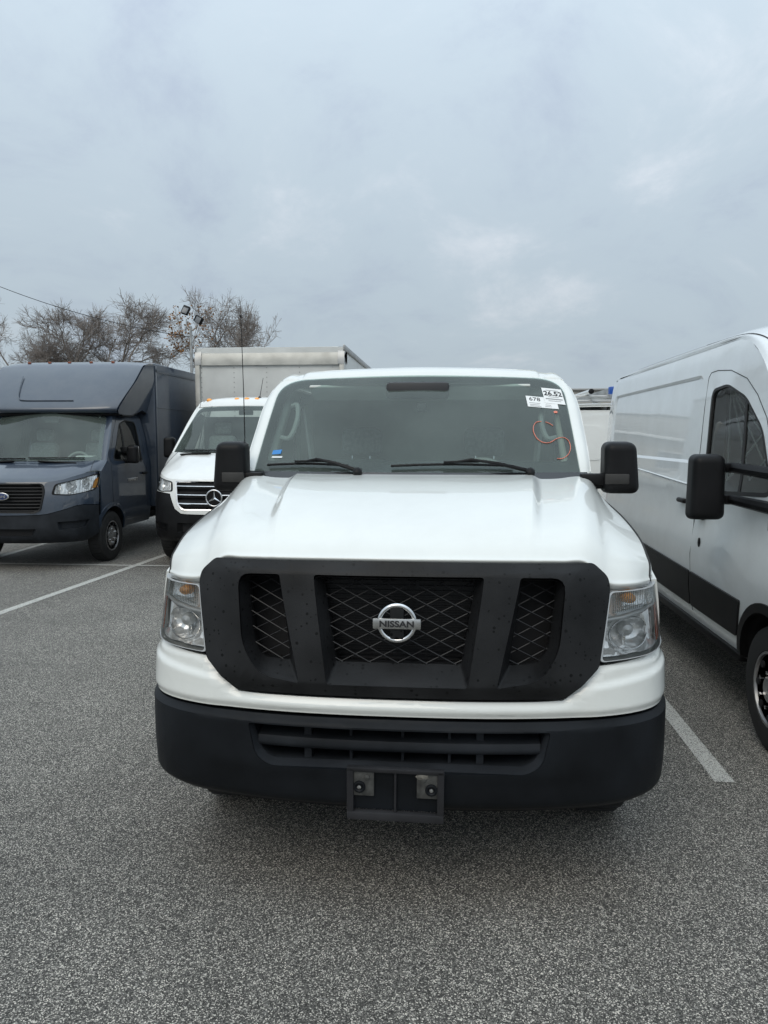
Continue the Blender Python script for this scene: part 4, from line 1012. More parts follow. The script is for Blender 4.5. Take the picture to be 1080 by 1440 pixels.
    patch('dashboard', [(-.80, 0), (.80, 0), (.80, .5), (-.80, .5)], lambda x, y: Vector((x, V0+.06+.16*(x/.8)**2+y*.9, cz-.03-.06*y-.4*max(0, y-.38))), TRUCKIN, root, step=.1)
    b = B(); b.add(*[[(.38+x, V0+.62+y+z*.4, cz-.08+z) for x, y, z in torus(.19, .017, .017)[0]], torus(.19, .017, .017)[1]]); b.obj('steering_wheel', TRIMD, root)
    for x in (-.46, .42):
        st = sub('cab_seat', root, (x, P.get('seat_v', 1.78), 0))
        b = B(); b.box((0, .15, cz-.08), (.50, .15, .66), .06, Matrix.Rotation(rad(-9), 3, 'X'), 3, (.84, 1)); b.obj('backrest', SEAT, st)
        b = B(); b.box((0, -.12, cz-.44), (.52, .5, .16), .05); b.obj('seat_cushion', SEAT, st)
        b = B(); b.box((0, .22, cz+.36), (.27, .11, .18), .045, None, 3); b.obj('headrest', SEAT, st)
    b = B(); b.box((0, 2.28, 1.45), (1.72, .03, 1.25)); b.obj('bulkhead', TRUCKIN, root)
    b = B(); b.box((0, 1.7, .85), (1.7, 1.3, .04)); b.obj('cab_floor', TRIMD, root)
    b = B(); b.box((0, V1+.06, W1-.10), (.22, .03, .07), .012); b.obj('cab_mirror', TRIMD, root)
    b = B(); L2 = (ve if not P.get('cab') else P['ra']+.6); b.box((0, (L2+.5)/2, .46), (1.5, L2-.9, .12), .03); b.obj('chassis', VOID, root)
    for x, sd in ((P['track'], 1), (-P['track'], -1)):
        wheel(root, x, FAx, tr, sd, .225, tr*.60, P.get('rim', 0)); wheel(root, x, RAx, tr, sd, .225, tr*.60, P.get('rim', 0))
    if not P.get('cab'):      # tail: two doors with pressed panels, lamps, bumper
        top = P['side_top']
        TS = lambda x, w: Vector((x*sbt(w)/1.03 if w > 1.2 else x*.985, ve+.02-.06*sstep(1.3, 2.4, w)-.05*(abs(x))**4, w))
        for sx_ in (1, -1):
            q = rpoly([(-.012, .50, .02), (-.88, .50, .03), (-.90, top-.06, .12), (-.012, top-.03, .02)], .03, 4) if sx_ < 0 else rpoly([(.012, .50, .02), (.88, .50, .03), (.90, top-.06, .12), (.012, top-.03, .02)][::-1], .03, 4)
            F2 = lambda x, w: TS(-x, w)
            d = patch('rear_door', q, F2, pt, root, off=.012, thick=.03, step=.12)
            cxx, cyy = sx_*.45, 1.2
            pin = rpoly([(cxx-.33, 1.42), (cxx+.33, 1.42), (cxx+.31, top-.22), (cxx-.31, top-.22)], .08, 4)
            patch('door_panel', pin, F2, pt, d, off=.020, thick=.012, step=.15)
            b = B(); b.box((-sx_*.06, ve+.05, 1.15), (.05, .04, .16), .012); b.obj('door_handle', MIRR, d)
        for sx_ in (1, -1):
            b = B(); b.box((sx_*.955, ve-.03, 1.25), (.09, .10, .75), .025); b.obj('tail_light', mat('tail_lamp', (.30, .012, .012), .2, coat=1), root)
        b = B(); b.box((0, ve+.08, .48), (1.9, .16, .15), .03); b.obj('rear_bumper', MIRR, root)
        b = B(); b.add([TS(x, w) for x, w in ((-.99, .44), (.99, .44), (.99, top), (-.99, top))], [(3, 2, 1, 0)]); b.obj('rear_frame', pt, root)
    return dict(F=F, S=S, WS=WSx)

T_plan = [(0, 0), (.25, .012), (.5, .055), (.7, .13), (.84, .235), (.93, .37), (.985, .53), (1.012, .72), (1.02, .9), (1.02, 1.1)]
T_lean = [(.3, .06), (.38, .02), (.5, 0), (.7, .012), (.85, .03), (1.0, .055), (1.12, .09), (1.30, .17)]
T_us = [(.3, .97), (.5, 1), (.9, 1.0), (1.30, .965)]
T_base = dict(plan=T_plan, lean=T_lean, usc=T_us, v_side=.72, fa=1.03, tyre=.355, track=.905,
    lamp=[(.605, 1.00), (.80, .985), (2.93, 1.045), (3.0, 1.16), (3.0, 1.262), (2.88, 1.25), (.63, 1.135)],
    grille=[(.42, .765, .03), (.50, .80, .03), (.535, 1.05, .05), (.50, 1.15, .05)],
    wb=[(0, .735), (.5, .745), (.75, .80), (1.0, .86), (1.3, .84)], hood_edge=[(0, 1.165), (.5, 1.165), (.7, 1.185), (.95, 1.252), (1.15, 1.285), (1.4, 1.285)],
    fog=[(.70, .535), (.93, .56), (.96, .655), (.68, .645)], intake=[(.40, .46), (.44, .56)], bars=9,
    bowls=((-.22, .0, .075), (.10, .01, .07)), ws=(.69, 1.42, 1.29, 2.10, .955, .81, .22),
    fen_top=[(.74, 1.285), (.79, 1.325), (.84, 1.365), (.89, 1.40), (.93, 1.43)],
    door=[(1.05, 1.25), (1.02, 1.45), (1.26, 1.78), (1.52, 2.05), (1.75, 2.17), (2.2, 2.19), (2.365, 2.16), (2.365, .5)],
    door_window=[(1.12, 1.42), (2.22, 1.36), (2.25, 2.07), (1.80, 2.10), (1.56, 2.01)], divider=(1.56, 1.39, 1.63, 2.03),
    pillar=[(1.78, 2.38), (1.62, 2.25), (1.46, 2.10), (1.28, 1.88), (1.09, 1.63), (.93, 1.43)])
# ------------------------------------------------------------------ high-roof van on the right
RV = thing('high_roof_van', 'dusty white high-roof van with black mirror and side mouldings, parked beside the cargo van', 'van', (2.785, 3.2, 0))
P = dict(T_base, paint=WHITE2, bumper_mat=DGREY, mould=MIRR, v_end=5.75, ra=4.78, side_top=2.40, sill=True, rim=1, emblem=('oval', .96),
    sb=[(.38, .985), (.5, 1.01), (.62, 1.026), (.80, 1.040), (.92, 1.045), (1.05, 1.036), (1.2, 1.020), (1.32, 1.022), (1.41, 1.034), (1.45, 1.020), (1.65, 1.003), (2.0, .98), (2.2, .958), (2.34, .935), (2.40, .91), (2.45, .86)],
    ws=(.66, 1.42, 1.14, 2.10, .955, .83, .22), pillar=[(1.78, 2.38), (1.50, 2.24), (1.31, 2.09), (1.15, 1.90), (1.01, 1.66), (.90, 1.45)], fen_top=[(.74, 1.285), (.79, 1.335), (.83, 1.375), (.87, 1.415), (.90, 1.45)],
    door=[(1.02, 1.25), (1.02, 1.45), (1.28, 1.86), (1.45, 2.0), (1.65, 2.11), (1.95, 2.185), (2.2, 2.205), (2.33, 2.20), (2.365, 2.17), (2.365, .5)], door_window=[(1.08, 1.42), (2.22, 1.36), (2.25, 2.08), (1.97, 2.10), (1.62, 2.0), (1.32, 1.80)],
    roof=((1.14, 2.10, .83, .02, 1), (1.20, 2.17, .845, .025, .95), (1.34, 2.31, .865, .045, .8), (1.56, 2.44, .885, .075, .6), (1.90, 2.52, .905, .11, .25), (2.6, 2.545, .912, .125, 0), (4.4, 2.55, .912, .13, 0), (5.5, 2.52, .895, .12, 0), (5.72, 2.45, .88, .07, 0)),
    arm_dy=-.40, press=(2.47, 5.40, 1.56, 2.20), mirror=(1.26, 1.43, 1.455, .215, .40), arms=(.115, -.075), handles=[(2.20, 1.20), (2.62, 1.28)])
fx = euro_van(RV, P); S = fx['S']
for m in (False, True):
    # pressed panels of the load bay, sliding door rail, roof gutter
    def rectline(nm, v0, v1, w0, w1, r=.09): 
        q = rpoly([(v0, w0), (v1, w0), (v1, w1), (v0, w1)], r, 5); return q
    for v0, v1 in ((2.48, 5.42),):
        q = rectline('', v0, v1, 1.60, 2.20)
        b = B(); A = [S(*p) + Vector((.001, 0, 0)) for p in q]; c0, c1 = (v0+v1)/2, 1.9
        q2 = [(lerp(v, c0, .035), lerp(w, c1, .075)) for v, w in q]
    seam_line('roof_gutter', [(1.86, 2.392), (3.5, 2.396), (5.60, 2.39)], S, RV, m, .007, SEAM)
    seam_line('belt_crease', [(2.40, 1.405), (4.0, 1.455), (5.6, 1.47)], S, RV, m, .008, WHITE2)
    seam_line('slide_rail', [(4.1, 1.43), (5.5, 1.44)], lambda v, w: S(v, w)+Vector((.004, 0, 0)), RV, m, .010, SEAM)
    b = B(); p = S(2.19, 1.02); b.lathe([(.022, 0), (.022, .006), (.012, .01), (0, .011)], p, (1, 0, 0), 14, 1., 1.5); (b.mirror() if m else b).obj('lock_cap', MIRR, RV)
# wire lattice set in the cab for the diamond pattern in the door glass
b = B()
for i in range(12):
    for sg in (1, -1):
        x0 = -.85+i*.15; b.tube([(max(-.85, min(.85, x0)), 2.25, 1.45), (max(-.85, min(.85, x0+sg*.45)), 2.25, 2.1)], .006, 4)
o = b.obj('wire_lattice', mat('white_wire', (.7, .7, .68), .5), RV); o['kind'] = 'stuff'
# ------------------------------------------------------------------ blue-grey parcel truck on the left
BT = thing('parcel_truck', 'blue-grey parcel truck with sloping roof fairing and tall box body', 'truck', (-5.79, 9.28, 0))
P = dict(T_base, paint=NAVY, bumper_mat=DGREY, arch_trim=NAVY, cab=True, v_end=2.40, ra=5.0, side_top=2.14, emblem=('oval', .985), amber=[(2.86, 1.065), (2.97, 1.075), (2.985, 1.205), (2.92, 1.185)],
    sb=[(.38, .97), (.5, 1.0), (.62, 1.022), (.9, 1.03), (1.2, 1.03), (1.38, 1.022), (1.48, 1.0), (1.65, .975), (1.9, .925), (2.1, .865), (2.16, .82)],
    pillar=[(1.58, 2.14), (1.50, 2.12), (1.44, 2.08), (1.28, 1.88), (1.09, 1.63), (.93, 1.43)], door_window=[(1.12, 1.42), (2.14, 1.37), (2.16, 1.99), (1.80, 2.01), (1.56, 1.95)],
    door=[(1.05, .80), (1.03, 1.30), (1.03, 1.45), (1.28, 1.80), (1.54, 2.04), (2.2, 2.08), (2.26, 2.06), (2.28, .5)],
    roof=((1.28, 2.10, .81, .02, 1), (1.34, 2.13, .815, .03, .95), (1.6, 2.17, .82, .05, .5), (2.2, 2.18, .82, .05, 0), (2.4, 2.18, .82, .05, 0)),
    mirror=(1.14, 1.50, 1.50, .17, .27), arms=(.03, -.10), handles=[(2.14, 1.20)])
fx = euro_van(BT, P); S = fx['S']
text('door_lettering', 'TRANSIT', .062, CHROME, BT, Matrix.Translation((1.034, 1.72, 1.12)) @ Matrix.Rotation(rad(90), 4, 'Z') @ RX90, .003, .001, sx=1.5)
for m in (False, True):
    q = rpoly([(.22, .62), (.62, .70), (.62, .76), (.22, .70)], .02)
    vent = [(x, y) for x, y in ((.18, .86), (.60, .86), (.56, .95), (.22, .95))]
    b = B()
# bonnet vents at the foot of the screen
for sg in (1, -1):
    b = B(); p = fx['WS'](sg*.45, 0); b.box(p+Vector((0, -.075, -.012)), (.52, .05, .020), .008, Matrix.Rotation(rad(-20), 3, 'X') @ Matrix.Rotation(rad(sg*9), 3, 'Z')); b.obj('bonnet_vent', MIRR, BT)
# fairing above the cab
prof = [(1.42, 2.095), (1.28, 2.10), (1.235, 2.135), (1.255, 2.19), (1.40, 2.345), (1.60, 2.535), (1.80, 2.705), (1.98, 2.83), (2.12, 2.895), (2.25, 2.92), (2.45, 2.925)]
HB = 1.13
rows = []
for i, (v, w) in enumerate(prof):
    hw = lerp(.98, HB, min(1, max(0, (w-2.1)/.5)))
    pl_ = .16*max(0, 1-i/9)
    rows.append([(hw*q, v+pl_*(q**4), w-.035*q**6*(i > 7)) for q in (0, .3, .55, .75, .88, .96, .995)])
FAIR = grid_obj('roof_fairing', gridpts([symrow(r) for r in rows], 4, 4), NAVY, BT, angle=35)
sidep = [(1.60, 2.075), (1.44, 2.10), (1.40, 2.14), (1.42, 2.20), (1.54, 2.36), (1.71, 2.54), (1.89, 2.70), (2.05, 2.82), (2.19, 2.875), (2.30, 2.888), (2.45, 2.89), (2.45, 2.13), (2.25, 2.17), (1.9, 2.08)]
FS = lambda v, w: Vector((lerp(.98, HB, min(1, max(0, (w-2.1)/.5)))*.997, v, w))
for m in (False, True):
    patch('fairing_side', sidep, FS, NAVY, BT, thick=.03, step=.12, mirror=m)
    b = B(); b.tube([Vector(((-1 if m else 1)*(.97), v, w)) for v, w in ((1.55, 2.07), (1.9, 2.072), (2.2, 2.16), (2.42, 2.125))], .018, 6); b.obj('fairing_lip', MIRR, BT)
b = B(); b.tube([Vector((x*.97, 1.30+.15*x**4, 2.085)) for x in np.linspace(-1, 1, 15)], .022, 6); b.obj('fairing_lip', MIRR, BT)
q = cr([(-.62, 1.72, 2.66), (-.56, 1.50, 2.455), (-.50, 1.37, 2.325), (-.40, 1.335, 2.285), (.0, 1.33, 2.28), (.35, 1.33, 2.28)], 6)
b = B(); b.tube([Vector(p)+Vector((0, -.002, .004)) for p in q], .008, 5); b.obj('fairing_crease', NAVY, BT)
for x in (-.75, -.42, -.1, .25, .6):
    b = B(); b.box((x, 2.14, 2.905), (.05, .035, .03), .01); b.obj('marker_lamp', mat('marker_dark', (.25, .06, .02), .3), BT) if x == -.75 else b.obj('marker_lamp', bpy.data.materials['marker_dark'], BT)
b = B(); b.box((0, 4.15, 1.78), (HB*2, 3.40, 2.28), .03); b.obj('box_body', NAVY, BT)
for sg in (1, -1):
    for z in (2.80, 2.22, .74):
        b = B(); b.box((sg*(HB+.004), 4.15, z), (.012, 3.36, .05 if z != 2.22 else .012), .002); b.obj('box_rail', NAVY, BT)
    b = B(); b.box((sg*(HB+.003), 2.49, 1.78), (.014, .05, 2.2), .004); b.obj('corner_post', NAVY, BT)
# things lying on the dashboard
b = B(); b.box((.30, 1.12, 1.44), (.34, .16, .02), .006); b.obj('dash_paper', mat('yellow_paper', (.62, .55, .10), .7), BT)
b = B(); b.box((.62, 1.12, 1.46), (.26, .16, .06), .02); b.obj('dash_cap', PAPER, BT)
b = B(); p = fx['WS'](.9, .93); b.box(p+Vector((-.05, -.004, .002)), (.075, .004, .03), 0, Matrix.Rotation(rad(-45), 3, 'X')); b.obj('glass_tag', PAPER, BT)
# ------------------------------------------------------------------ white box truck between them
ST = thing('box_truck', 'white box truck with chrome-barred grille and amber roof lamps', 'truck', (-3.07, 9.62, 0))
P = dict(T_base, paint=WHITE3, bumper_mat=MIRR, arch_trim=MIRR, cab=True, v_end=2.45, ra=5.2, side_top=2.28, chrome=True, bars=3, emblem=('star', .955), grille_mat=CHROME,
    lean=[(.3, .05), (.4, .01), (.6, 0), (.8, .015), (1.0, .05), (1.18, .10), (1.32, .17)],
    lamp=[(.60, 1.03), (.80, 1.02), (2.92, 1.06), (2.98, 1.20), (2.90, 1.245), (.62, 1.16)], bowls=((-.2, 0, .075), (.2, .01, .07)),
    grille=[(.46, .79, .06), (.535, .87, .06), (.575, 1.17, .03)], wb=[(0, .735), (.45, .74), (.56, .80), (.66, 1.00), (1.0, 1.02), (1.3, 1.00)],
    hood_edge=[(0, 1.19), (.5, 1.19), (.75, 1.20), (1.0, 1.255), (1.4, 1.26)], fog=[(.68, .50), (.92, .52), (.94, .62), (.66, .60)], intake=[(.52, .48), (.52, .62)],
    sb=[(.38, .95), (.5, .97), (.7, .99), (1.2, .992), (1.4, .985), (1.5, .965), (1.7, .925), (2.0, .86), (2.2, .80), (2.30, .75)],
    ws=(.82, 1.53, 1.60, 2.22, .93, .76, .25), fen_top=[(.74, 1.262), (.84, 1.33), (.94, 1.40), (1.04, 1.475), (1.10, 1.52)],
    pillar=[(1.92, 2.28), (1.84, 2.25), (1.76, 2.20), (1.50, 1.94), (1.28, 1.71), (1.10, 1.52)], door_window=[(1.40, 1.52), (2.22, 1.46), (2.24, 2.10), (2.05, 2.14), (1.90, 2.08)], divider=(1.62, 1.49, 1.66, 1.86),
    door=[(1.17, .55), (1.17, 1.30), (1.22, 1.55), (1.60, 1.96), (1.90, 2.20), (2.2, 2.22), (2.36, 2.20), (2.38, .5)],
    roof=((1.60, 2.225, .76, .02, 1), (1.66, 2.29, .765, .03, .95), (1.75, 2.345, .77, .05, .8), (1.95, 2.375, .77, .08, .4), (2.2, 2.38, .77, .09, 0), (2.45, 2.37, .77, .09, 0)),
    mirror=(1.13, 1.45, 1.60, .17, .32), arms=(.0, -.12), handles=[(2.2, 1.25)])
fx = euro_van(ST, P)
for x in (-.62, -.155, 0, .155, .62):
    b = B(); b.lathe([(.034, 0), (.034, .018), (.024, .036), (0, .042)], (x, 1.74+.16*(x/.76)**2, 2.315-.012*abs(x)), (0, -.75, .6), 14, 1.35, .9); b.obj('roof_lamp', AMBER, ST)
b = B(); b.lathe([(.03, 0), (.022, .02), (0, .03)], (.18, 1.80, 2.345), (0, 0, 1), 12); b.tube([(.18, 1.80, 2.36), (.20, 1.95, 2.66)], [.006, .004], 6); b.obj('aerial', MIRR, ST)
for sg in (1, -1):
    b = B(); p = fx['WS'](sg*.55, 0); b.box(p+Vector((0, -.08, -.014)), (.46, .07, .018), .008, Matrix.Rotation(rad(-22), 3, 'X') @ Matrix.Rotation(rad(sg*10), 3, 'Z')); b.obj('bonnet_vent', MIRR, ST)
BOXW = mat('box_panel_white', (.66, .665, .64), .45, noise=(2.2, .86, 1.06, 9))
GALV = mat('galvanised_nose', (.50, .49, .45), .5, metal=.35, noise=(3.5, .72, 1.15, 9))
HX, Z0, Z1, V0b, V1b = 1.285, .95, 3.29, 3.20, 8.4
bx = sub('cargo_box', ST)
b = B(); b.box((0, (V0b+V1b)/2, (Z0+Z1)/2-.01), (HX*2-.02, V1b-V0b-.02, Z1-Z0-.02)); b.obj('box_wall', BOXW, bx)
b = B(); r_ = .30; prof = [(V0b-.02+r_*.62*(1-math.cos(a)), Z1-r_+r_*math.sin(a)) for a in np.linspace(0, math.pi/2, 9)]; prof = [(V0b-.02, Z1-r_-.02)] + prof
prof = [(v-.012, w+.006) for v, w in prof]
vs = []; 
for v, w in prof: vs += [(-HX+.10, v, w), (HX-.10, v, w)]
b.add(vs, [(2*i, 2*i+1, 2*i+3, 2*i+2) for i in range(len(prof)-1)]); b.obj('box_nose', GALV, bx)
for sg in (1, -1):
    b = B(); vs = []
    for v, w in prof: vs += [(sg*(HX-.105), v-.012, w+.008), (sg*(HX+.008), v-.008, w+.004)]
    b.add(vs, [((2*i, 2*i+1, 2*i+3, 2*i+2) if sg > 0 else (2*i+1, 2*i, 2*i+2, 2*i+3)) for i in range(len(prof)-1)]); 
    n0 = len(b.v); b.add([(sg*(HX+.008), v-.008, w+.004) for v, w in prof]+[(sg*(HX+.008), V0b+.34, Z1-r_), (sg*(HX+.008), V0b+.34, Z1)], [tuple(range(len(prof)))[::-1] + (len(prof), len(prof)+1) if False else tuple(range(len(prof)+2))]); b.obj('corner_cap', ALU, bx)
    b = B(); b.box((sg*(HX-.035), V0b-.012, (Z0+Z1-r_)/2), (.085, .05, Z1-r_-Z0), .01); b.obj('corner_post', GALV, bx)
    b = B(); b.box((sg*HX, (V0b+V1b)/2, Z1-.03), (.03, V1b-V0b, .10), .01); b.obj('top_rail', ALU, bx)
    b = B(); b.box((sg*HX, (V0b+V1b)/2, Z0+.06), (.03, V1b-V0b, .14), .01); b.obj('bottom_rail', ALU, bx)
b = B()
for x in (-1.19, -.62, -.05, .52, 1.09):
    for k in range(24): b.lathe([(.010, 0), (.007, .005), (0, .006)], (x, V0b+.008, 1.05+k*.082), (0, -1, 0), 6)
o = b.obj('rivet', ALU, bx); o['kind'] = 'stuff'
# ------------------------------------------------------------------ white work van with roof rack, tail towards us
WV = thing('work_van', 'white work van with loaded roof rack, glimpsed behind the other two vans', 'van', (2.30, 16.9, 0), math.pi)
P = dict(T_base, paint=WHITE3, bumper_mat=DGREY, mould=None, v_end=5.75, ra=4.78, side_top=2.14, emblem=('oval', .96),
    sb=[(.38, .985), (.62, 1.02), (.9, 1.03), (1.2, 1.03), (1.38, 1.02), (1.65, .985), (1.9, .94), (2.06, .90), (2.14, .86), (2.2, .80)],
    pillar=[(1.58, 2.14), (1.50, 2.12), (1.44, 2.08), (1.28, 1.88), (1.09, 1.63), (.93, 1.43)], door_window=[(1.12, 1.42), (2.14, 1.37), (2.16, 1.99), (1.80, 2.01), (1.56, 1.95)],
    door=[(1.05, .80), (1.03, 1.30), (1.03, 1.45), (1.28, 1.80), (1.54, 2.04), (2.2, 2.08), (2.26, 2.06), (2.28, .5)],
    roof=((1.28, 2.10, .81, .02, 1), (1.36, 2.15, .83, .04, .9), (1.7, 2.22, .86, .08, .4), (2.6, 2.25, .87, .10, 0), (5.4, 2.25, .87, .10, 0), (5.7, 2.19, .86, .06, 0)),
    mirror=(1.14, 1.50, 1.50, .17, .27), arms=(.03, -.10), handles=[(2.14, 1.20)])
euro_van(WV, P)
for v in (2.4, 3.9, 5.3):
    b = B(); b.tube([(-.78, v, 2.20), (-.78, v, 2.36), (.78, v, 2.36), (.78, v, 2.20)], .018, 8); b.obj('rack_bar', ALU, WV)
for x in (-.78, .78):
    b = B(); b.tube([(x, 2.3, 2.37), (x, 5.45, 2.37)], .018, 8); b.obj('rack_rail', ALU, WV)
LAD = thing('roof_ladder', 'aluminium ladder with blue ends lying on the work van rack', 'ladder', (2.55, 11.5, 2.385))
for x in (0, .38):
    b = B(); b.box((x-.19, 1.7, .045), (.03, 3.4, .085), .006); b.obj('ladder_rail', ALU, LAD)
for k in range(11):
    b = B(); b.tube([(-.19, .15+k*.31, .045), (.19, .15+k*.31, .045)], .016, 6); b.obj('ladder_rung', ALU, LAD)
BLUE = mat('blue_plastic', (.01, .08, .35), .4)
b = B(); b.box((0, -.05, .05), (.44, .12, .11), .015); b.obj('ladder_end', BLUE, LAD)
CON = thing('roof_conduit', 'white conduit tube with black caps lying on the work van rack', 'tube', (2.05, 11.3, 2.415))
b = B(); b.tube([(0, 0, 0), (0, 3.4, 0)], .035, 14); b.obj('tube_body', WHITE3, CON)
b = B(); b.lathe([(.039, 0), (.039, .03), (.03, .036), (0, .037)], (0, .02, 0), (0, -1, 0), 14); b.obj('tube_cap', MIRR, CON)
# ------------------------------------------------------------------ far building, trees, poles, wires
WALL1 = mat('tan_wall', (.38, .34, .27), .85, noise=(1.2, .88, 1.1, 8), bump=(8, .3, .02))
WALL2 = mat('grey_fascia', (.40, .385, .35), .8, noise=(.8, .88, 1.08, 6))
BLD = thing('warehouse', 'long low tan building with grey fascia at the back of the lot', 'building', (4, 44, 0))
b = B(); b.box((0, 6, 1.5), (34, 12, 3.0)); b.obj('wall', WALL1, BLD)
b = B(); b.box((0, 5.9, 3.72), (34.6, 12.6, 1.3), .05); b.obj('fascia', WALL2, BLD)
b = B(); b.box((0, 5.9, 4.42), (34.9, 12.9, .12), .03); b.obj('coping', mat('coping_metal', (.36, .36, .35), .5, metal=.4), BLD)
b = B(); b.box((0, -.36, 3.02), (34.4, .12, .14), .02); b.obj('trim_band', WHITE3, BLD)
for x in (-13, -8.5, -4, .5, 5, 9.5, 14):
    w_ = sub('window', BLD, (x, -.02, 1.75)); b = B(); b.box((0, -.03, 0), (1.7, .1, 1.3), .01); b.obj('window_frame', ALU, w_); b = B(); b.box((0, -.07, 0), (1.54, .04, 1.14)); b.obj('pane', mat('dark_pane', (.03, .035, .04), .1) if x == -13 else bpy.data.materials['dark_pane'], w_)

BARK = mat('bark', (.19, .16, .14), .9, noise=(8, .6, 1.4))
TWIG = mat('twigs', (.235, .205, .185), .9)
LEAFB = mat('dry_leaves', (.24, .11, .03), .8, noise=(3, .6, 1.4))
def bare_tree(label, loc, h, spread, seed, leaves=0, levels=6, trunk=.28, dense=1., wid=.42):
    """bare crown: forking limbs that reach out to a round envelope, each carrying sprays of fine twigs"""
    rnd = random.Random(seed); T = thing('bare_tree', label, 'tree', loc, 0, 'bare trees behind the lot')
    tb = B(); cb = B(); tips = []
    def jit(k): return Vector((rnd.uniform(-1, 1), rnd.uniform(-1, 1), rnd.uniform(-1, 1)))*k
    def spray(p, d, L, n):
        for i in range(n):
            x = (d*.7 + jit(1.0) + Vector((0, 0, .10))).normalized(); l = L*rnd.uniform(.5, 1.)
            e1 = p+x*l*.5; e2 = e1+(x+jit(.4)+Vector((0, 0, .15))).normalized()*l*.5
            cb.tube([p, e1, e2], [.010, .008, .005], 3, False); tips.append(e2)
            for _ in range(2):
                y = (x+jit(.8)).normalized(); cb.tube([e1, e1+y*l*.45], [.007, .005], 3, False)
    def grow(p, d, L, r, lev, bl):
        n = 4 if lev > 2 else 3; pts = [p]; q = p; dd = d
        for i in range(n):
            dd = (dd + jit(.19+.04*(levels-lev)) + Vector((0, 0, .02))).normalized(); q = q + dd*L/n; pts.append(q)
        r1 = r*.64; rs = [lerp(r, r1, i/n) for i in range(n+1)]
        (tb if bl else cb).tube(pts, [max(.011, x) for x in rs], 7 if bl else (5 if lev > 3 else 3), False)
        if lev <= 3:
            for q_ in pts[1:]: spray(q_, dd, h*.085, int(rnd.choice((4, 5, 6))*dense))
        if lev == 0: return
        k = rnd.choice((2, 3)) if lev > 1 else 3
        for i in range(k):
            a = rnd.uniform(.28, .75)*spread*(.6 if (i == 0 and lev > 2) else 1); az = 2*math.pi*(i+rnd.random()*.6)/k + lev
            x = dd.orthogonal().normalized(); y = dd.cross(x); nd = (dd*math.cos(a) + (x*math.cos(az)+y*math.sin(az))*math.sin(a)).normalized()
            if nd.z < .02: nd.z = abs(nd.z)*.5+.05; nd.normalize()
            grow(pts[-1] if i < 2 else pts[-2], nd, L*rnd.uniform(.70, .88), r1*rnd.uniform(.72, .95), lev-1, False)
    grow(Vector((0, 0, 0)), Vector((rnd.uniform(-.05, .05), 0, 1)), h*.24, trunk, levels, True)
    zs = sorted(v[2] for v in cb.v); k = h/zs[int(len(zs)*.998)]; xs = sorted(abs(v[0]) for v in cb.v); kx = h*wid/xs[int(len(xs)*.985)]
    for bb in (tb, cb): bb.v = [(a*kx, b_*kx, c*k) for a, b_, c in bb.v]
    tb.obj('trunk', BARK, T); cb.obj('crown', TWIG, T, smooth=False)
    if leaves:
        lb = B()
        near = [Vector((t.x*kx, t.y*kx, t.z*k)) for t in tips]; near = [t for t in near if .62*h < t.z < .9*h and -.16*h < t.x < .10*h] or [Vector((0, 0, h*.7))]
        for i in range(leaves):
            c = rnd.choice(near)+jit(.10); a = jit(1).normalized()*.085; e = a.orthogonal().normalized()*.05
            lb.add([c-a, c+e, c+a, c-e], [(0, 1, 2, 3)])
        lb.obj('foliage', LEAFB, T, smooth=False)['kind'] = 'stuff'
    return T
bare_tree('broad bare tree with a wide round crown above the blue-grey truck', (-22.6, 47, 0), 10.6, 1.25, 11, levels=5, trunk=.34, dense=1.2, wid=.50)
bare_tree('bare tree cut off by the picture edge, beyond the blue-grey truck', (-28.0, 49, 0), 10.2, 1.25, 23, levels=5, trunk=.30, wid=.40, dense=.75)
bare_tree('bare tree with a few rust-brown leaves behind the box truck', (-14.6, 44, 0), 10.3, 1.05, 5, leaves=420, levels=5, trunk=.26, wid=.36, dense=.75)
bare_tree('small bare tree between the light pole and the broad tree', (-18.0, 48, 0), 7.6, .95, 42, levels=4, trunk=.16, wid=.40)
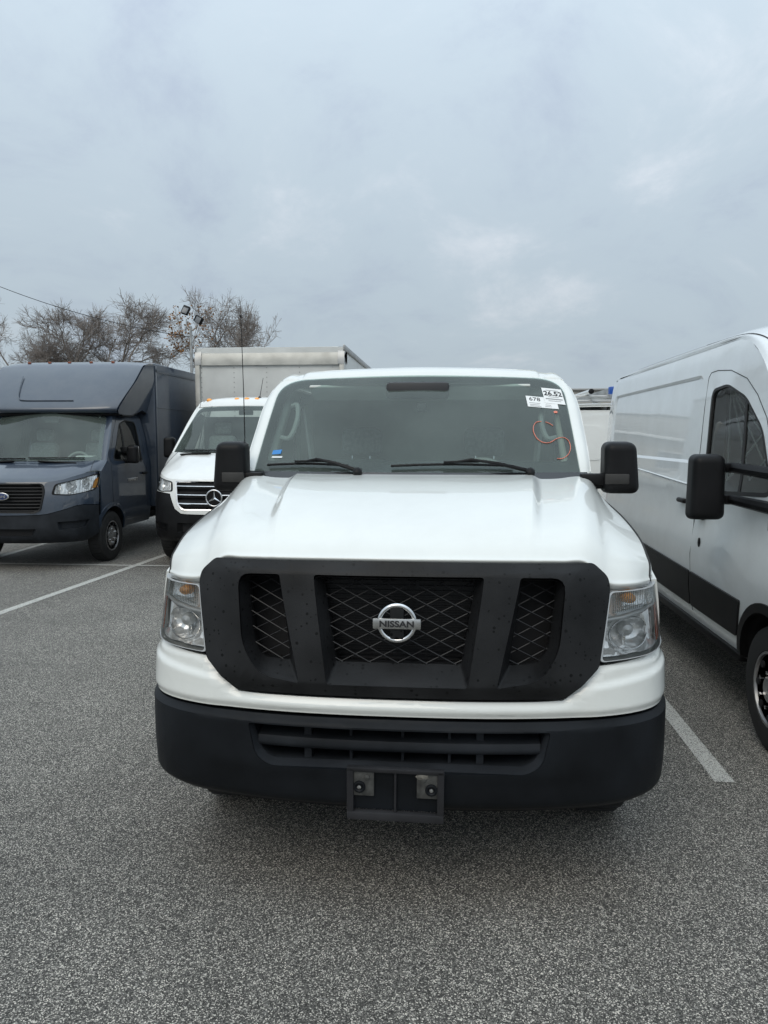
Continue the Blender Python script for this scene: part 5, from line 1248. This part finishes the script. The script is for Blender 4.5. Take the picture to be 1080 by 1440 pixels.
bare_tree('slim bare tree at the end of the box truck roofline', (-12.2, 47, 0), 9.9, .8, 77, levels=4, trunk=.15, wid=.30, dense=.7)
# lamp post
LP = thing('lamp_post', 'tall grey lamp post with two flood lamps in front of the bare trees', 'lamp post', (-12.3, 35.6, 0))
b = B(); b.tube([(0, 0, 0), (0, 0, 7.0)], [.09, .06], 10); b.obj('post', ALU, LP)
b = B(); b.tube([(-.20, 0, 7.35), (-.20, 0, 7.0), (.0, 0, 6.8), (.28, 0, 6.95), (.32, 0, 7.1)], .03, 6); b.obj('bracket', ALU, LP)
for x, z, an in ((-.22, 7.75, 20), (.40, 7.30, -60)):
    b = B(); b.box((x, 0, z), (.34, .22, .42), .04, Matrix.Rotation(rad(an), 3, 'Y') @ Matrix.Rotation(rad(-20), 3, 'X')); b.obj('flood_lamp', MIRR, LP)
    b = B(); b.box((x, -.12, z-.02), (.26, .02, .30), .01, Matrix.Rotation(rad(an), 3, 'Y') @ Matrix.Rotation(rad(-20), 3, 'X')); b.obj('lamp_glass', mat('lamp_pane', (.16, .17, .18), .3), LP)
UP = thing('utility_pole', 'wooden utility pole carrying the overhead wire', 'pole', (-24.4, 36, 0))
b = B(); b.tube([(0, 0, 0), (0, 0, 10.6)], [.17, .12], 10); b.obj('pole', BARK, UP); b = B(); b.box((0, 0, 10.0), (2.2, .12, .14), .01); b.obj('crossarm', BARK, UP)
A, C = Vector((-24.4, 36, 10.1)), Vector((-12.3, 35.6, 6.5))
b = B(); b.tube([A.lerp(C, t)-Vector((0, 0, 0.45*4*t*(1-t))) for t in np.linspace(0, 1, 25)], .015, 5); tag(b.obj('overhead_wire', MIRR), 'thin sagging black overhead wire in front of the bare trees', 'wire')
# litter
CB = thing('cigarette_butt', 'small white and orange cigarette butt on the asphalt by the headlight', 'litter', (-2.62, 6.85, .010), rad(20))
b = B(); b.tube([(-.035, 0, 0), (.012, 0, 0)], .010, 8); b.obj('paper_tube', PAPER, CB)
b = B(); b.tube([(.012, 0, 0), (.04, 0, 0)], .0102, 8); b.obj('filter_tip', mat('cork', (.55, .28, .12), .8), CB)
